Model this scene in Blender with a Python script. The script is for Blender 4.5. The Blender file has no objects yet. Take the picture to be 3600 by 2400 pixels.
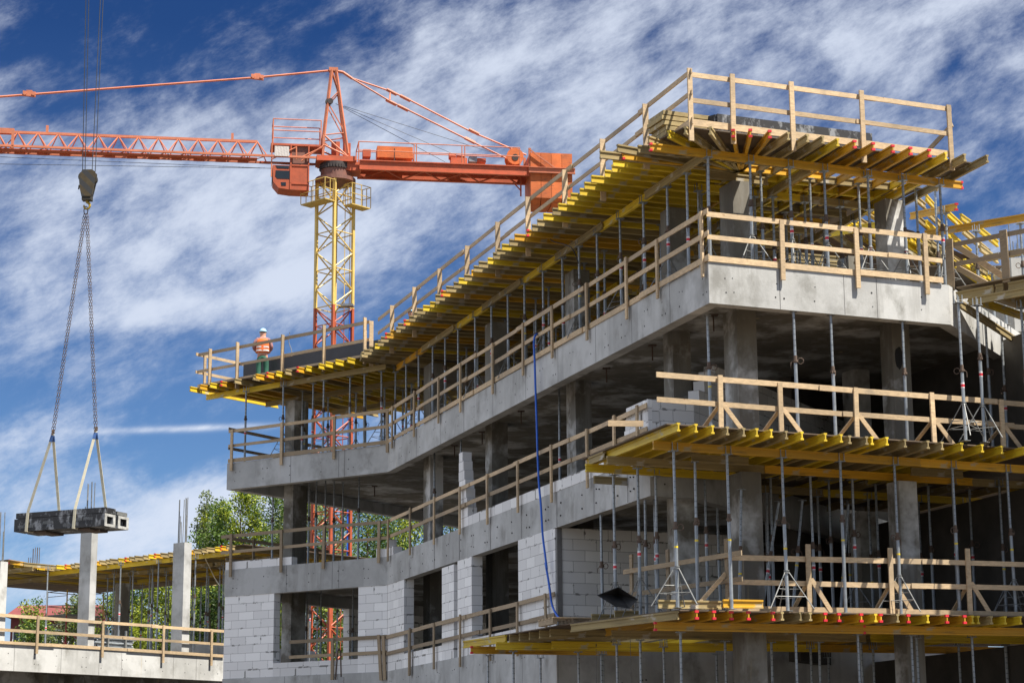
import bpy, math, random
import numpy as np
from mathutils import Vector, Matrix
random.seed(7)
S = bpy.context.scene
COL = S.collection
V = Vector

# ------------------------------------------------------------------ camera
F_PX, PITCH, ROLL = 7200.0, 0.214064, -0.0070176     # focal length in pixels of a 3600 px wide frame
FW = V((0, math.cos(PITCH), math.sin(PITCH)))
_u0 = V((0, -math.sin(PITCH), math.cos(PITCH))); _r0 = V((1, 0, 0))
RT = math.cos(ROLL) * _r0 + math.sin(ROLL) * _u0
UP = -math.sin(ROLL) * _r0 + math.cos(ROLL) * _u0
cam_d = bpy.data.cameras.new('camera'); cam = bpy.data.objects.new('camera', cam_d); COL.objects.link(cam)
cam_d.sensor_width = 36; cam_d.lens = 36 * F_PX / 3600; cam_d.clip_start = 0.5; cam_d.clip_end = 3000
cam.matrix_world = Matrix((RT, UP, -FW)).transposed().to_4x4()
S.camera = cam
S.render.resolution_x, S.render.resolution_y = 1024, 682

# ------------------------------------------------------------------ sun and sky
SUN_AZ, SUN_EL = math.radians(59), math.radians(62)   # azimuth: to the right of the view's backward axis
sdir = V((math.sin(SUN_AZ) * math.cos(SUN_EL), -math.cos(SUN_AZ) * math.cos(SUN_EL), math.sin(SUN_EL)))
sl = bpy.data.lights.new('sun', 'SUN'); so = bpy.data.objects.new('sun', sl); COL.objects.link(so)
sl.energy = 5.0; sl.angle = math.radians(0.5); sl.color = (1.0, 0.94, 0.84)
so.rotation_euler = sdir.to_track_quat('Z', 'Y').to_euler()
S.view_settings.view_transform = 'Standard'; S.view_settings.look = 'None'
S.view_settings.exposure = 1.12; S.view_settings.gamma = 1.0

W = bpy.data.worlds.new('World'); S.world = W; W.use_nodes = True
def sky_nodes():
    nt = W.node_tree; N = nt.nodes; L = nt.links; N.clear()
    out = N.new('ShaderNodeOutputWorld'); bg = N.new('ShaderNodeBackground'); L.new(bg.outputs[0], out.inputs[0])
    bg.inputs[1].default_value = 0.066
    sky = N.new('ShaderNodeTexSky'); sky.sky_type = 'NISHITA'; sky.sun_disc = False
    sky.sun_elevation = SUN_EL; sky.sun_rotation = math.pi - SUN_AZ; sky.air_density = 1.0; sky.dust_density = 0.3; sky.ozone_density = 2.0
    tc = N.new('ShaderNodeTexCoord'); sx = N.new('ShaderNodeSeparateXYZ'); L.new(tc.outputs['Generated'], sx.inputs[0])
    def M(op, a, b=None, c=None, clamp=False):
        n = N.new('ShaderNodeMath'); n.operation = op; n.use_clamp = clamp
        for i, x in enumerate((a, b, c)):
            if x is None: continue
            if isinstance(x, (int, float)): n.inputs[i].default_value = x
            else: L.new(x, n.inputs[i])
        return n.outputs[0]
    az = M('ARCTAN2', sx.outputs[0], sx.outputs[1]); el = M('ARCSINE', sx.outputs[2])
    def cmb(x, y):
        n = N.new('ShaderNodeCombineXYZ')
        for i, q in enumerate((x, y)):
            if isinstance(q, (int, float)): n.inputs[i].default_value = q
            else: L.new(q, n.inputs[i])
        return n.outputs[0]
    p = cmb(az, el)
    def noise(scale, detail, rough, sxx, syy, rot, dist=0.0, off=(0, 0, 0)):
        mp = N.new('ShaderNodeMapping'); L.new(p, mp.inputs[0]); mp.vector_type = 'TEXTURE'
        mp.inputs['Rotation'].default_value = (0, 0, rot); mp.inputs['Scale'].default_value = (sxx, syy, 1)
        mp.inputs['Location'].default_value = off
        n = N.new('ShaderNodeTexNoise'); L.new(mp.outputs[0], n.inputs['Vector'])
        n.inputs['Scale'].default_value = scale; n.inputs['Detail'].default_value = detail; n.inputs['Roughness'].default_value = rough
        n.inputs['Distortion'].default_value = dist
        return n.outputs[0]
    big = noise(12.0, 7, 0.55, 2.0, 1.0, 0.42, 0.25, (0.3, 0.1, 0))
    mid = noise(30.0, 10, 0.64, 1.7, 1.0, 0.50, 0.2)
    fine = noise(70.0, 10, 0.70, 2.4, 1.0, 0.44, 0.15)
    def gauss(u, v, su, sv, amp, rot=0.0):
        a0 = math.atan((u - 1800) / F_PX); e0 = PITCH + math.atan((1200 - v) / F_PX)
        dx = M('SUBTRACT', az, a0); dy = M('SUBTRACT', el, e0)
        c, s = math.cos(rot), math.sin(rot)
        x = M('ADD', M('MULTIPLY', dx, c), M('MULTIPLY', dy, s)); y = M('SUBTRACT', M('MULTIPLY', dy, c), M('MULTIPLY', dx, s))
        x = M('MULTIPLY', x, F_PX / su); y = M('MULTIPLY', y, F_PX / sv)
        r = M('ADD', M('MULTIPLY', x, x), M('MULTIPLY', y, y))
        return M('MULTIPLY', M('EXPONENT', M('MULTIPLY', r, -1.0)), amp)
    b = 0.02
    for g in SKY_BLOBS: b = M('ADD', b, gauss(*g))
    t = M('ADD', M('ADD', M('MULTIPLY', big, 0.62), M('MULTIPLY', mid, 1.10)), M('MULTIPLY', fine, 0.72))
    t = M('ADD', M('SUBTRACT', t, 0.92), b)
    fill_ramp = N.new('ShaderNodeMapRange'); fill_ramp.interpolation_type = 'SMOOTHSTEP'; L.new(M('MULTIPLY', az, -1.0), fill_ramp.inputs[0]); fill_ramp.inputs[1].default_value = 0.38; fill_ramp.inputs[2].default_value = 1.0
    back = N.new('ShaderNodeMapRange'); back.interpolation_type = 'SMOOTHSTEP'; L.new(M('MULTIPLY', az, -1.0), back.inputs[0]); back.inputs[1].default_value = 2.2; back.inputs[2].default_value = 2.7; back.inputs[3].default_value = 1.0; back.inputs[4].default_value = 0.0
    fill_cloud = M('MULTIPLY', fill_ramp.outputs[0], back.outputs[0])       # bright cloud added out of view on the left, lifts the shaded facade
    t = M('ADD', t, M('MULTIPLY', fill_cloud, 0.55))
    mr = N.new('ShaderNodeMapRange'); mr.interpolation_type = 'SMOOTHERSTEP'; L.new(t, mr.inputs[0])
    mr.inputs[1].default_value = 0.0; mr.inputs[2].default_value = 0.86; mr.inputs[4].default_value = 0.90
    mask = mr.outputs[0]
    # a ragged vapour trail low on the left
    tr = gauss(660, 1512, 300, 11, 0.75, 0.055)
    mask = M('ADD', mask, M('MULTIPLY', tr, M('ADD', -0.35, M('MULTIPLY', fine, 2.4))), clamp=True)
    # sky blue: Nishita, deepened as a polarising filter does
    tint = N.new('ShaderNodeMix'); tint.data_type = 'RGBA'; tint.blend_type = 'MULTIPLY'; tint.inputs[0].default_value = 1.0
    L.new(sky.outputs[0], tint.inputs[6])
    ramp = N.new('ShaderNodeValToRGB'); L.new(M('MULTIPLY', el, 2.2), ramp.inputs[0])
    cr = ramp.color_ramp
    cr.elements[0].position = 0.05; cr.elements[0].color = SKY_LO
    cr.elements[1].position = 0.80; cr.elements[1].color = SKY_HI
    # polarised darkening round this view only; unseen sky set lighter to add fill
    fa = N.new('ShaderNodeMapRange'); fa.interpolation_type = 'SMOOTHSTEP'; L.new(M('ABSOLUTE', az), fa.inputs[0]); fa.inputs[1].default_value = 0.30; fa.inputs[2].default_value = 1.1
    fe = N.new('ShaderNodeMapRange'); fe.interpolation_type = 'SMOOTHSTEP'; L.new(el, fe.inputs[0]); fe.inputs[1].default_value = 0.42; fe.inputs[2].default_value = 1.0
    tm = N.new('ShaderNodeMix'); tm.data_type = 'RGBA'; L.new(M('MAXIMUM', fa.outputs[0], fe.outputs[0]), tm.inputs[0]); L.new(ramp.outputs[0], tm.inputs[6]); tm.inputs[7].default_value = (.62, .66, .72, 1)
    L.new(tm.outputs[2], tint.inputs[7])
    mx = N.new('ShaderNodeMix'); mx.data_type = 'RGBA'; L.new(mask, mx.inputs[0])
    L.new(tint.outputs[2], mx.inputs[6])
    cb = N.new('ShaderNodeVectorMath'); cb.operation = 'SCALE'; cb.inputs[0].default_value = CLOUD[:3]; L.new(M('ADD', 1.0, M('MULTIPLY', fill_cloud, 0.35)), cb.inputs['Scale']); L.new(cb.outputs[0], mx.inputs[7])
    L.new(mx.outputs[2], bg.inputs[0])
SKY_LO = (0.50, 0.66, 0.88, 1); SKY_HI = (0.10, 0.21, 0.41, 1); CLOUD = (5.1, 5.6, 6.6, 1)
SKY_BLOBS = [(150, 100, 700, 300, -0.27), (950, 40, 420, 150, -0.20), (1150, 1330, 560, 170, -0.46, 0.35), (100, 1330, 420, 180, -0.16), (1500, 1000, 300, 120, -0.10),
             (1500, 330, 560, 300, 0.26, 0.45), (500, 640, 620, 200, 0.20, 0.2), (900, 900, 620, 210, 0.20, 0.2), (350, 1120, 600, 70, 0.22, 0.22), (850, 1040, 500, 50, 0.20, 0.25), (700, 1780, 520, 130, 0.50, 0.45), (250, 1560, 420, 90, 0.16, 0.1),
             (2250, 330, 420, 240, 0.14, -0.3), (2900, 300, 500, 150, 0.06), (3250, 650, 380, 200, -0.10), (3400, 100, 380, 160, 0.26, 0.3), (2300, 60, 400, 100, 0.08), (780, 1600, 300, 90, -0.28), (60, 1960, 260, 70, -0.22), (420, 2000, 300, 80, 0.12)]
sky_nodes()

# ------------------------------------------------------------------ measuring helpers (plain geometry of the site)
def ray(u, v): return FW + RT * ((u - 1800) / F_PX) - UP * ((v - 1200) / F_PX)
def onz(u, v, z):
    d = ray(u, v); return d * (z / d.z)
def ond(u, v, y):
    d = ray(u, v); return d * (y / d.y)
class Frame:                                   # a vertical facade plane: s along it, o outwards
    def __init__(s, P, Q):
        s.P = V((P[0], P[1])); t = V((Q[0] - P[0], Q[1] - P[1])); s.L = t.length; s.t = t / s.L; s.n = V((s.t.y, -s.t.x))
    def at(s, a, o, z): p = s.P + s.t * a + s.n * o; return V((p.x, p.y, z))
    def s_of(s, u, v, o=0.0):
        d = ray(u, v); k = (s.n.dot(s.P) + o) / (s.n.x * d.x + s.n.y * d.y); X = d * k
        return (V((X.x, X.y)) - s.P).dot(s.t)
    def z_of(s, u, v, o=0.0):
        d = ray(u, v); return (d * ((s.n.dot(s.P) + o) / (s.n.x * d.x + s.n.y * d.y))).z
    @property
    def ang(s): return math.atan2(s.t.y, s.t.x)
pA, pB, pC, pD = (-8.86, 62.85), (-3.66, 59.41), (3.79, 38.22), (8.844, 40.27)
pE, pE2 = (2.78, 41.17), (3.75, 41.62)
DFd = V((.486, .874)); AGd = V((.567, .823))
pF = (pD[0] + DFd.x * 22, pD[1] + DFd.y * 22); pG = (pA[0] + AGd.x * 26, pA[1] + AGd.y * 26)
AB, BC, CD = Frame(pA, pB), Frame(pB, pC), Frame(pC, pD)
T3, B3, T2, B2, T1 = 9.858, 9.037, 6.558, 5.740, 3.266
SOF3, SOF2, SOF1 = 9.39, 6.09, 2.85
GZ = -1.7
ROOF = 12.44                                   # top of the roof formwork joists

# ------------------------------------------------------------------ materials
MATS = {}
def mat(name, base, rough=0.8, metal=0.0, var=0.25, scale=3.0, stretch=(1, 1, 1), bump=0.0, bscale=40, extra=None, spec=0.5, coords='Object', detail=6):
    m = bpy.data.materials.new(name); m.use_nodes = True; nt = m.node_tree; N = nt.nodes; L = nt.links
    b = N['Principled BSDF']; b.inputs['Roughness'].default_value = rough; b.inputs['Metallic'].default_value = metal
    b.inputs['Specular IOR Level'].default_value = spec
    tc = N.new('ShaderNodeTexCoord'); mp = N.new('ShaderNodeMapping'); L.new(tc.outputs[coords], mp.inputs[0]); mp.inputs['Scale'].default_value = stretch
    n = N.new('ShaderNodeTexNoise'); L.new(mp.outputs[0], n.inputs[0]); n.inputs['Scale'].default_value = scale; n.inputs['Detail'].default_value = detail; n.inputs['Roughness'].default_value = 0.62
    r = N.new('ShaderNodeValToRGB'); L.new(n.outputs[0], r.inputs[0])
    r.color_ramp.elements[0].position = 0.30; r.color_ramp.elements[1].position = 0.70
    r.color_ramp.elements[0].color = tuple(c * (1 - var) for c in base) + (1,)
    r.color_ramp.elements[1].color = tuple(min(1, c * (1 + var * .8)) for c in base) + (1,)
    col = r.outputs[0]
    if extra: col = extra(N, L, tc, col)
    # each object a slightly different tone, as separate pieces of timber or steel have
    oi = N.new('ShaderNodeObjectInfo'); mr = N.new('ShaderNodeMapRange'); L.new(oi.outputs['Random'], mr.inputs[0])
    mr.inputs[3].default_value = 0.72 if name.startswith(('board', 'beam')) else 0.88; mr.inputs[4].default_value = 1.14
    mm = N.new('ShaderNodeVectorMath'); mm.operation = 'SCALE'; L.new(col, mm.inputs[0]); L.new(mr.outputs[0], mm.inputs['Scale'])
    L.new(mm.outputs[0], b.inputs['Base Color'])
    if bump:
        n2 = N.new('ShaderNodeTexNoise'); L.new(mp.outputs[0], n2.inputs[0]); n2.inputs['Scale'].default_value = bscale; n2.inputs['Detail'].default_value = 5
        bp = N.new('ShaderNodeBump'); bp.inputs['Strength'].default_value = bump; bp.inputs['Distance'].default_value = 0.02
        L.new(n2.outputs[0], bp.inputs['Height']); L.new(bp.outputs[0], b.inputs['Normal'])
    MATS[name] = m; return m
def mixc(N, L, fac, a, bcol, mode='MIX'):
    x = N.new('ShaderNodeMix'); x.data_type = 'RGBA'; x.blend_type = mode
    if isinstance(fac, float): x.inputs[0].default_value = fac
    else: L.new(fac, x.inputs[0])
    if isinstance(a, tuple): x.inputs[6].default_value = a
    else: L.new(a, x.inputs[6])
    if isinstance(bcol, tuple): x.inputs[7].default_value = bcol
    else: L.new(bcol, x.inputs[7])
    return x.outputs[2]
def rmask(N, L, tc, scale, stretch, lo, hi, coords='Object', detail=5):
    mp = N.new('ShaderNodeMapping'); L.new(tc.outputs[coords], mp.inputs[0]); mp.inputs['Scale'].default_value = stretch
    n = N.new('ShaderNodeTexNoise'); L.new(mp.outputs[0], n.inputs[0]); n.inputs['Scale'].default_value = scale; n.inputs['Detail'].default_value = detail; n.inputs['Roughness'].default_value = .65
    mr = N.new('ShaderNodeMapRange'); L.new(n.outputs[0], mr.inputs[0]); mr.inputs[1].default_value = lo; mr.inputs[2].default_value = hi
    return mr.outputs[0]
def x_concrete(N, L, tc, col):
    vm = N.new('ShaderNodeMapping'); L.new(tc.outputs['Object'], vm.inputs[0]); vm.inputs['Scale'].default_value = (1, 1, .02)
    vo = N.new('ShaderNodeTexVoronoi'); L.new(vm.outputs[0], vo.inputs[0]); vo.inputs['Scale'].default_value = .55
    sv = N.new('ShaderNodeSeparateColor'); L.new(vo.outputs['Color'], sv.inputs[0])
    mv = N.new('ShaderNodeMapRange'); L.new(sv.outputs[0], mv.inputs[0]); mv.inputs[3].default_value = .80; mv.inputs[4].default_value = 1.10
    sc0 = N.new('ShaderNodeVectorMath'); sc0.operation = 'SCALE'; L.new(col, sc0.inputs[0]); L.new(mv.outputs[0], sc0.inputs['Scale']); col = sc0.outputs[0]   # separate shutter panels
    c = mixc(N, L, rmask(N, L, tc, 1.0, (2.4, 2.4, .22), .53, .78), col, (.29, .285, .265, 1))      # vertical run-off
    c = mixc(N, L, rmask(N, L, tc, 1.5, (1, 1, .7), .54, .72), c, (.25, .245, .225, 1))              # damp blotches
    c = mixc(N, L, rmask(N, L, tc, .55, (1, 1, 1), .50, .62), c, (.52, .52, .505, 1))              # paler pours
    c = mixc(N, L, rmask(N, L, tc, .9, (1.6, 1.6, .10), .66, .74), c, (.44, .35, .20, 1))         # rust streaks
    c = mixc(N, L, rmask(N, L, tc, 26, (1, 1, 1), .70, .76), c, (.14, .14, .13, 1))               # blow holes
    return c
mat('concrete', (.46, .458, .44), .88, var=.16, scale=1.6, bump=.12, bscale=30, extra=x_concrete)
mat('concrete_raw', (.175, .16, .13), .9, var=.22, scale=2.0, stretch=(1, 1, .5), bump=.15, bscale=25, extra=x_concrete)  # inner slabs and columns; interior shade put into a darker base colour
mat('concrete_shaded', (.075, .068, .058), .95, var=.35, scale=1.2)  # near-black concrete for core walls, interior shade put into the colour
mat('tie_hole', (.03, .03, .03), .9)
mat('joint', (.17, .165, .16), .9)
def x_block(N, L, tc, col):
    s = N.new('ShaderNodeSeparateXYZ'); L.new(tc.outputs['Object'], s.inputs[0])
    a = N.new('ShaderNodeMath'); a.operation = 'ADD'; L.new(s.outputs[0], a.inputs[0]); L.new(s.outputs[1], a.inputs[1])
    c = N.new('ShaderNodeCombineXYZ'); L.new(a.outputs[0], c.inputs[0]); L.new(s.outputs[2], c.inputs[1])
    wn = N.new('ShaderNodeTexNoise'); L.new(c.outputs[0], wn.inputs[0]); wn.inputs['Scale'].default_value = 2.5; wn.inputs['Detail'].default_value = 4
    ad = N.new('ShaderNodeVectorMath'); ad.operation = 'MULTIPLY_ADD'; L.new(wn.outputs['Color'], ad.inputs[0]); ad.inputs[1].default_value = (.03, .012, 0); L.new(c.outputs[0], ad.inputs[2])
    br = N.new('ShaderNodeTexBrick'); L.new(ad.outputs[0], br.inputs[0]); br.inputs['Scale'].default_value = 1.0
    br.inputs['Brick Width'].default_value = .59; br.inputs['Row Height'].default_value = .249; br.inputs['Mortar Size'].default_value = .006; br.inputs['Mortar Smooth'].default_value = .1
    br.inputs['Color1'].default_value = (.70, .69, .67, 1); br.inputs['Color2'].default_value = (.88, .87, .84, 1); br.inputs['Mortar'].default_value = (.30, .29, .28, 1)
    c2 = mixc(N, L, .55, col, br.outputs['Color'], 'MULTIPLY'); c2 = mixc(N, L, .85, c2, br.outputs['Color'])
    # smeared grey mortar along some joints
    m1 = rmask(N, L, tc, 1.7, (1, 1, 1.4), .56, .60)
    br2 = N.new('ShaderNodeTexBrick'); L.new(ad.outputs[0], br2.inputs[0]); br2.inputs['Scale'].default_value = 1.0
    br2.inputs['Brick Width'].default_value = .59; br2.inputs['Row Height'].default_value = .249; br2.inputs['Mortar Size'].default_value = .026
    mu = N.new('ShaderNodeMath'); mu.operation = 'MULTIPLY'; L.new(m1, mu.inputs[0]); L.new(br2.outputs['Fac'], mu.inputs[1])
    return mixc(N, L, mu.outputs[0], c2, (.22, .215, .20, 1))
mat('block', (.74, .73, .74), .92, var=.10, scale=5, extra=x_block, bump=.08, bscale=60)
def x_wood(N, L, tc, col):
    col = mixc(N, L, rmask(N, L, tc, .55, (1, 1, 1.5), .42, .68), col, (.33, .25, .16, 1))
    col = mixc(N, L, rmask(N, L, tc, 2.6, (.5, .5, 1), .60, .75), col, (.30, .23, .15, 1))
    c = mixc(N, L, rmask(N, L, tc, 7, (1, 1, 1), .66, .74), col, (.25, .12, .045, 1))
    return c
mat('board', (.55, .40, .235), .75, var=.28, scale=14, stretch=(.6, .6, 2.4), bump=.1, bscale=60, extra=x_wood)
mat('board_old', (.30, .225, .14), .8, var=.30, scale=14, stretch=(.6, .6, 2.4), bump=.12, bscale=60, extra=x_wood)
def x_scuff(c1, lo=.58, hi=.72, splash=None):
    def fn(N, L, tc, col):
        c = mixc(N, L, rmask(N, L, tc, 5, (.35, 2, 2), lo, hi), col, c1)
        if splash: c = mixc(N, L, rmask(N, L, tc, 3.2, (.7, 1.5, 1.5), .60, .68), c, splash); c = mixc(N, L, rmask(N, L, tc, 30, (.5, 1, 1), .66, .72), c, (.10, .08, .05, 1))
        return c
    return fn
GR = (.12, 2.2, 2.2)
mat('beam_yellow', (.66, .46, .020), .55, var=.22, scale=6, stretch=GR, extra=x_scuff((.40, .26, .03, 1), splash=(.50, .44, .26, 1)))
mat('beam_orange', (.62, .33, .014), .55, var=.20, scale=6, stretch=GR, extra=x_scuff((.34, .20, .03, 1), splash=(.46, .36, .20, 1)))
mat('beam_grey', (.33, .25, .11), .8, var=.28, scale=6, stretch=GR, extra=x_scuff((.20, .16, .09, 1), splash=(.46, .42, .34, 1)))
mat('cap_red', (.62, .02, .035), .5, var=.1)
mat('steel', (.30, .325, .345), .5, .6, var=.22, scale=9, extra=x_scuff((.20, .21, .22, 1), .60, .75))
mat('steel_old', (.22, .225, .22), .6, .4, var=.3, scale=9)
mat('hole', (.015, .015, .015), .9)
mat('rust', (.11, .075, .055), .85, var=.35, scale=12)
mat('sticker_red', (.60, .03, .05), .5, var=.05)
mat('sticker_white', (.68, .68, .68), .5, var=.08)
mat('tape_yellow', (.75, .55, .02), .5, var=.05)
mat('ply', (.12, .085, .055), .8, var=.35, scale=2.5, stretch=(1, 1, 1), extra=x_scuff((.09, .075, .06, 1)))
def x_film(N, L, tc, col): return mixc(N, L, rmask(N, L, tc, 4.0, (1, 1, .6), .50, .60, detail=8), col, (.26, .27, .285, 1))
mat('film_black', (.028, .029, .034), .5, var=.3, scale=2)
mat('film_worn', (.020, .020, .022), .6, var=.3, scale=3, extra=x_film)
mat('frame_pale', (.42, .42, .40), .7, var=.5, scale=7)
mat('film_patch', (.10, .105, .11), .8, var=.6, scale=16)
mat('crane_orange', (.42, .080, .026), .6, var=.22, scale=2.2, extra=x_scuff((.22, .075, .04, 1), .56, .74))
mat('crane_pink', (.49, .155, .075), .62, var=.18, scale=2.6, extra=x_scuff((.27, .10, .06, 1), .58, .76))
mat('crane_yellow', (.54, .38, .10), .5, var=.16, scale=3, extra=x_scuff((.34, .24, .08, 1), .62, .8))
mat('ballast', (.52, .12, .022), .7, var=.25, scale=1.6, extra=x_scuff((.20, .06, .025, 1), .54, .70))
mat('dark_iron', (.045, .035, .032), .6, .3, var=.3)
mat('drum', (.20, .085, .06), .6, var=.25, scale=4)
mat('rope', (.035, .04, .05), .6, .2)
mat('glass', (.02, .025, .03), .08, 0, var=.1)
mat('white_cloth', (.50, .46, .43), .8, var=.08)
mat('sling', (.62, .57, .42), .85, var=.14, scale=8)
mat('sling_blue', (.05, .12, .32), .7)
def x_stripe(N, L, tc, col):
    s = N.new('ShaderNodeSeparateXYZ'); L.new(tc.outputs['Object'], s.inputs[0])
    a = N.new('ShaderNodeMath'); a.operation = 'ADD'; L.new(s.outputs[0], a.inputs[0]); L.new(s.outputs[2], a.inputs[1])
    b = N.new('ShaderNodeMath'); b.operation = 'MULTIPLY'; L.new(a.outputs[0], b.inputs[0]); b.inputs[1].default_value = 2.6
    c = N.new('ShaderNodeMath'); c.operation = 'FRACT'; L.new(b.outputs[0], c.inputs[0])
    d = N.new('ShaderNodeMath'); d.operation = 'GREATER_THAN'; L.new(c.outputs[0], d.inputs[0]); d.inputs[1].default_value = .5
    return mixc(N, L, d.outputs[0], col, (.03, .03, .03, 1))
mat('hook_stripe', (.06, .042, .016), .6, var=.35, scale=5, extra=x_stripe)
mat('hook_dark', (.05, .042, .028), .65, .2, var=.35, scale=6)
mat('hook_yellow', (.48, .32, .03), .5, var=.3, scale=8)
mat('hose_blue', (.012, .11, .55), .4, var=.1)
mat('vest', (.85, .17, .03), .75, var=.12, scale=10)
mat('reflect', (.62, .60, .58), .4, var=.1)
mat('shirt', (.34, .17, .17), .85, var=.7, scale=22)
mat('trousers', (.025, .115, .075), .85, var=.4, scale=6)
mat('skin', (.48, .25, .17), .6, var=.06)
mat('helmet', (.36, .62, .80), .3, var=.08)
mat('hair', (.10, .085, .075), .8)
mat('ground', (.085, .07, .055), .95, var=.3, scale=.25)
mat('bark', (.12, .09, .065), .9, var=.3, scale=4)
for nm, c in (('leaf_lime', (.27, .32, .022)), ('leaf_green', (.095, .165, .024)), ('leaf_dark', (.05, .095, .02)), ('leaf_grey', (.15, .19, .065))):
    m = mat(nm, c, .6, var=.45, scale=.9)
    nt = m.node_tree; b = nt.nodes['Principled BSDF']; tr_ = nt.nodes.new('ShaderNodeBsdfTranslucent'); ms = nt.nodes.new('ShaderNodeMixShader'); ms.inputs[0].default_value = .38
    nt.links.new(b.inputs['Base Color'].links[0].from_socket, tr_.inputs[0]); nt.links.new(b.outputs[0], ms.inputs[1]); nt.links.new(tr_.outputs[0], ms.inputs[2]); nt.links.new(ms.outputs[0], nt.nodes['Material Output'].inputs[0])
mat('house_red', (.18, .04, .035), .8, var=.15)
mat('roof_red', (.16, .035, .03), .7, var=.2)
mat('white_paint', (.70, .70, .68), .6, var=.06)
mat('scaff_red', (.48, .03, .045), .5)
mat('scaff_yellow', (.70, .45, .03), .5)
mat('tub', (.03, .028, .026), .7, var=.5, scale=6)

# ------------------------------------------------------------------ mesh helpers
class MB:
    def __init__(s): s.v = []; s.f = []; s.m = []
    def face(s, idx, m=0): s.f.append(tuple(idx)); s.m.append(m)
    def obox(s, c, ax, ay, az, m=0):           # centre and three half axes
        b = len(s.v); c = V(c)
        for k in (-1, 1):
            for i, j in ((-1, -1), (1, -1), (1, 1), (-1, 1)): s.v.append(c + ax * i + ay * j + az * k)
        flip = ax.cross(ay).dot(az) < 0
        for q in ((0, 3, 2, 1), (4, 5, 6, 7), (0, 1, 5, 4), (1, 2, 6, 5), (2, 3, 7, 6), (3, 0, 4, 7)):
            q = q[::-1] if flip else q
            s.face([b + t for t in q], m)
        return s
    def box(s, x0, y0, z0, x1, y1, z1, m=0):
        return s.obox(((x0 + x1) / 2, (y0 + y1) / 2, (z0 + z1) / 2), V(((x1 - x0) / 2, 0, 0)), V((0, (y1 - y0) / 2, 0)), V((0, 0, (z1 - z0) / 2)), m)
    def bar(s, p, q, h, t, m=0, up=V((0, 0, 1))):   # board from p to q: h tall in the plane of up, t thick
        p, q = V(p), V(q); d = (q - p); L = d.length; d = d / L
        side = d.cross(up)
        if side.length < 1e-4: side = d.cross(V((1, 0, 0)))
        side.normalize(); u = side.cross(d).normalized()
        return s.obox((p + q) / 2, d * L / 2, side * t / 2, u * h / 2, m)
    def tube(s, p, q, r, n=8, m=0, r2=None, caps=True):
        p, q = V(p), V(q); d = (q - p).normalized(); r2 = r if r2 is None else r2
        a = d.cross(V((0, 0, 1)))
        if a.length < 1e-3: a = V((1, 0, 0))
        a.normalize(); c = d.cross(a); b = len(s.v)
        for i in range(n):
            w = 2 * math.pi * i / n; e = a * math.cos(w) + c * math.sin(w); s.v.append(p + e * r); s.v.append(q + e * r2)
        for i in range(n):
            j = (i + 1) % n; s.face((b + 2 * i, b + 2 * i + 1, b + 2 * j + 1, b + 2 * j), m)
        if caps:
            s.face([b + 2 * i for i in range(n)], m); s.face([b + 2 * i + 1 for i in range(n)][::-1], m)
        return s
    def path(s, pts, r, n=6, m=0):
        for a, b in zip(pts, pts[1:]): s.tube(a, b, r, n, m)
        return s
    def prism(s, pts, z0, z1, m=0):
        n = len(pts); b = len(s.v); area = sum(pts[i][0] * pts[(i + 1) % n][1] - pts[(i + 1) % n][0] * pts[i][1] for i in range(n))
        if area < 0: pts = pts[::-1]
        for p in pts: s.v.append(V((p[0], p[1], z0)))
        for p in pts: s.v.append(V((p[0], p[1], z1)))
        s.face([b + i for i in range(n)][::-1], m); s.face([b + n + i for i in range(n)], m)
        for i in range(n):
            j = (i + 1) % n; s.face((b + i, b + j, b + n + j, b + n + i), m)
        return s
    def mesh(s, name, mats, origin=V((0, 0, 0)), smooth=False):
        me = bpy.data.meshes.new(name); me.from_pydata([tuple(v - origin) for v in s.v], [], s.f)
        for m in (mats if isinstance(mats, (list, tuple)) else [mats]): me.materials.append(MATS[m])
        me.polygons.foreach_set('material_index', s.m)
        if smooth: me.polygons.foreach_set('use_smooth', [True] * len(s.f))
        me.update(); return me
    def build(s, name, mats, parent=None, origin=None, smooth=False):
        org = V(origin) if origin is not None else (V(parent.location) if parent is not None and not parent.get('_local') else V((0, 0, 0)))
        o = bpy.data.objects.new(name, s.mesh(name, mats, org, smooth)); COL.objects.link(o)
        if parent is not None: o.parent = parent
        else: o.location = org
        return o
def tag(o, label=None, cat=None, group=None, kind=None):
    if label: o['label'] = label
    if cat: o['category'] = cat
    if group: o['group'] = group
    if kind: o['kind'] = kind
    elif cat: o['kind'] = 'thing'
    return o
def thing(name, loc, label, cat, group=None, rz=0.0, local=False):
    o = bpy.data.objects.new(name, None); COL.objects.link(o); o.location = loc; o.rotation_euler = (0, 0, rz); o.empty_display_size = .2
    tag(o, label, cat, group)
    return o
def inst(name, me, parent=None, loc=(0, 0, 0), rot=None):
    o = bpy.data.objects.new(name, me); COL.objects.link(o); o.parent = parent; o.location = loc
    if rot is not None: o.rotation_euler = rot
    return o
class LMB(MB):                                  # builder whose coordinates are already local to the parent
    def build(s, name, mats, parent=None, smooth=False, loc=(0, 0, 0)):
        o = bpy.data.objects.new(name, s.mesh(name, mats, V((0, 0, 0)), smooth)); COL.objects.link(o); o.parent = parent; o.location = loc
        return o

# ------------------------------------------------------------------ ground
g = MB(); g.face([0, 1, 2, 3]); g.v = [V((-900, -300, GZ)), V((900, -300, GZ)), V((900, 1800, GZ)), V((-900, 1800, GZ))]
tag(g.build('ground', 'ground'), kind='structure')

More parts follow.
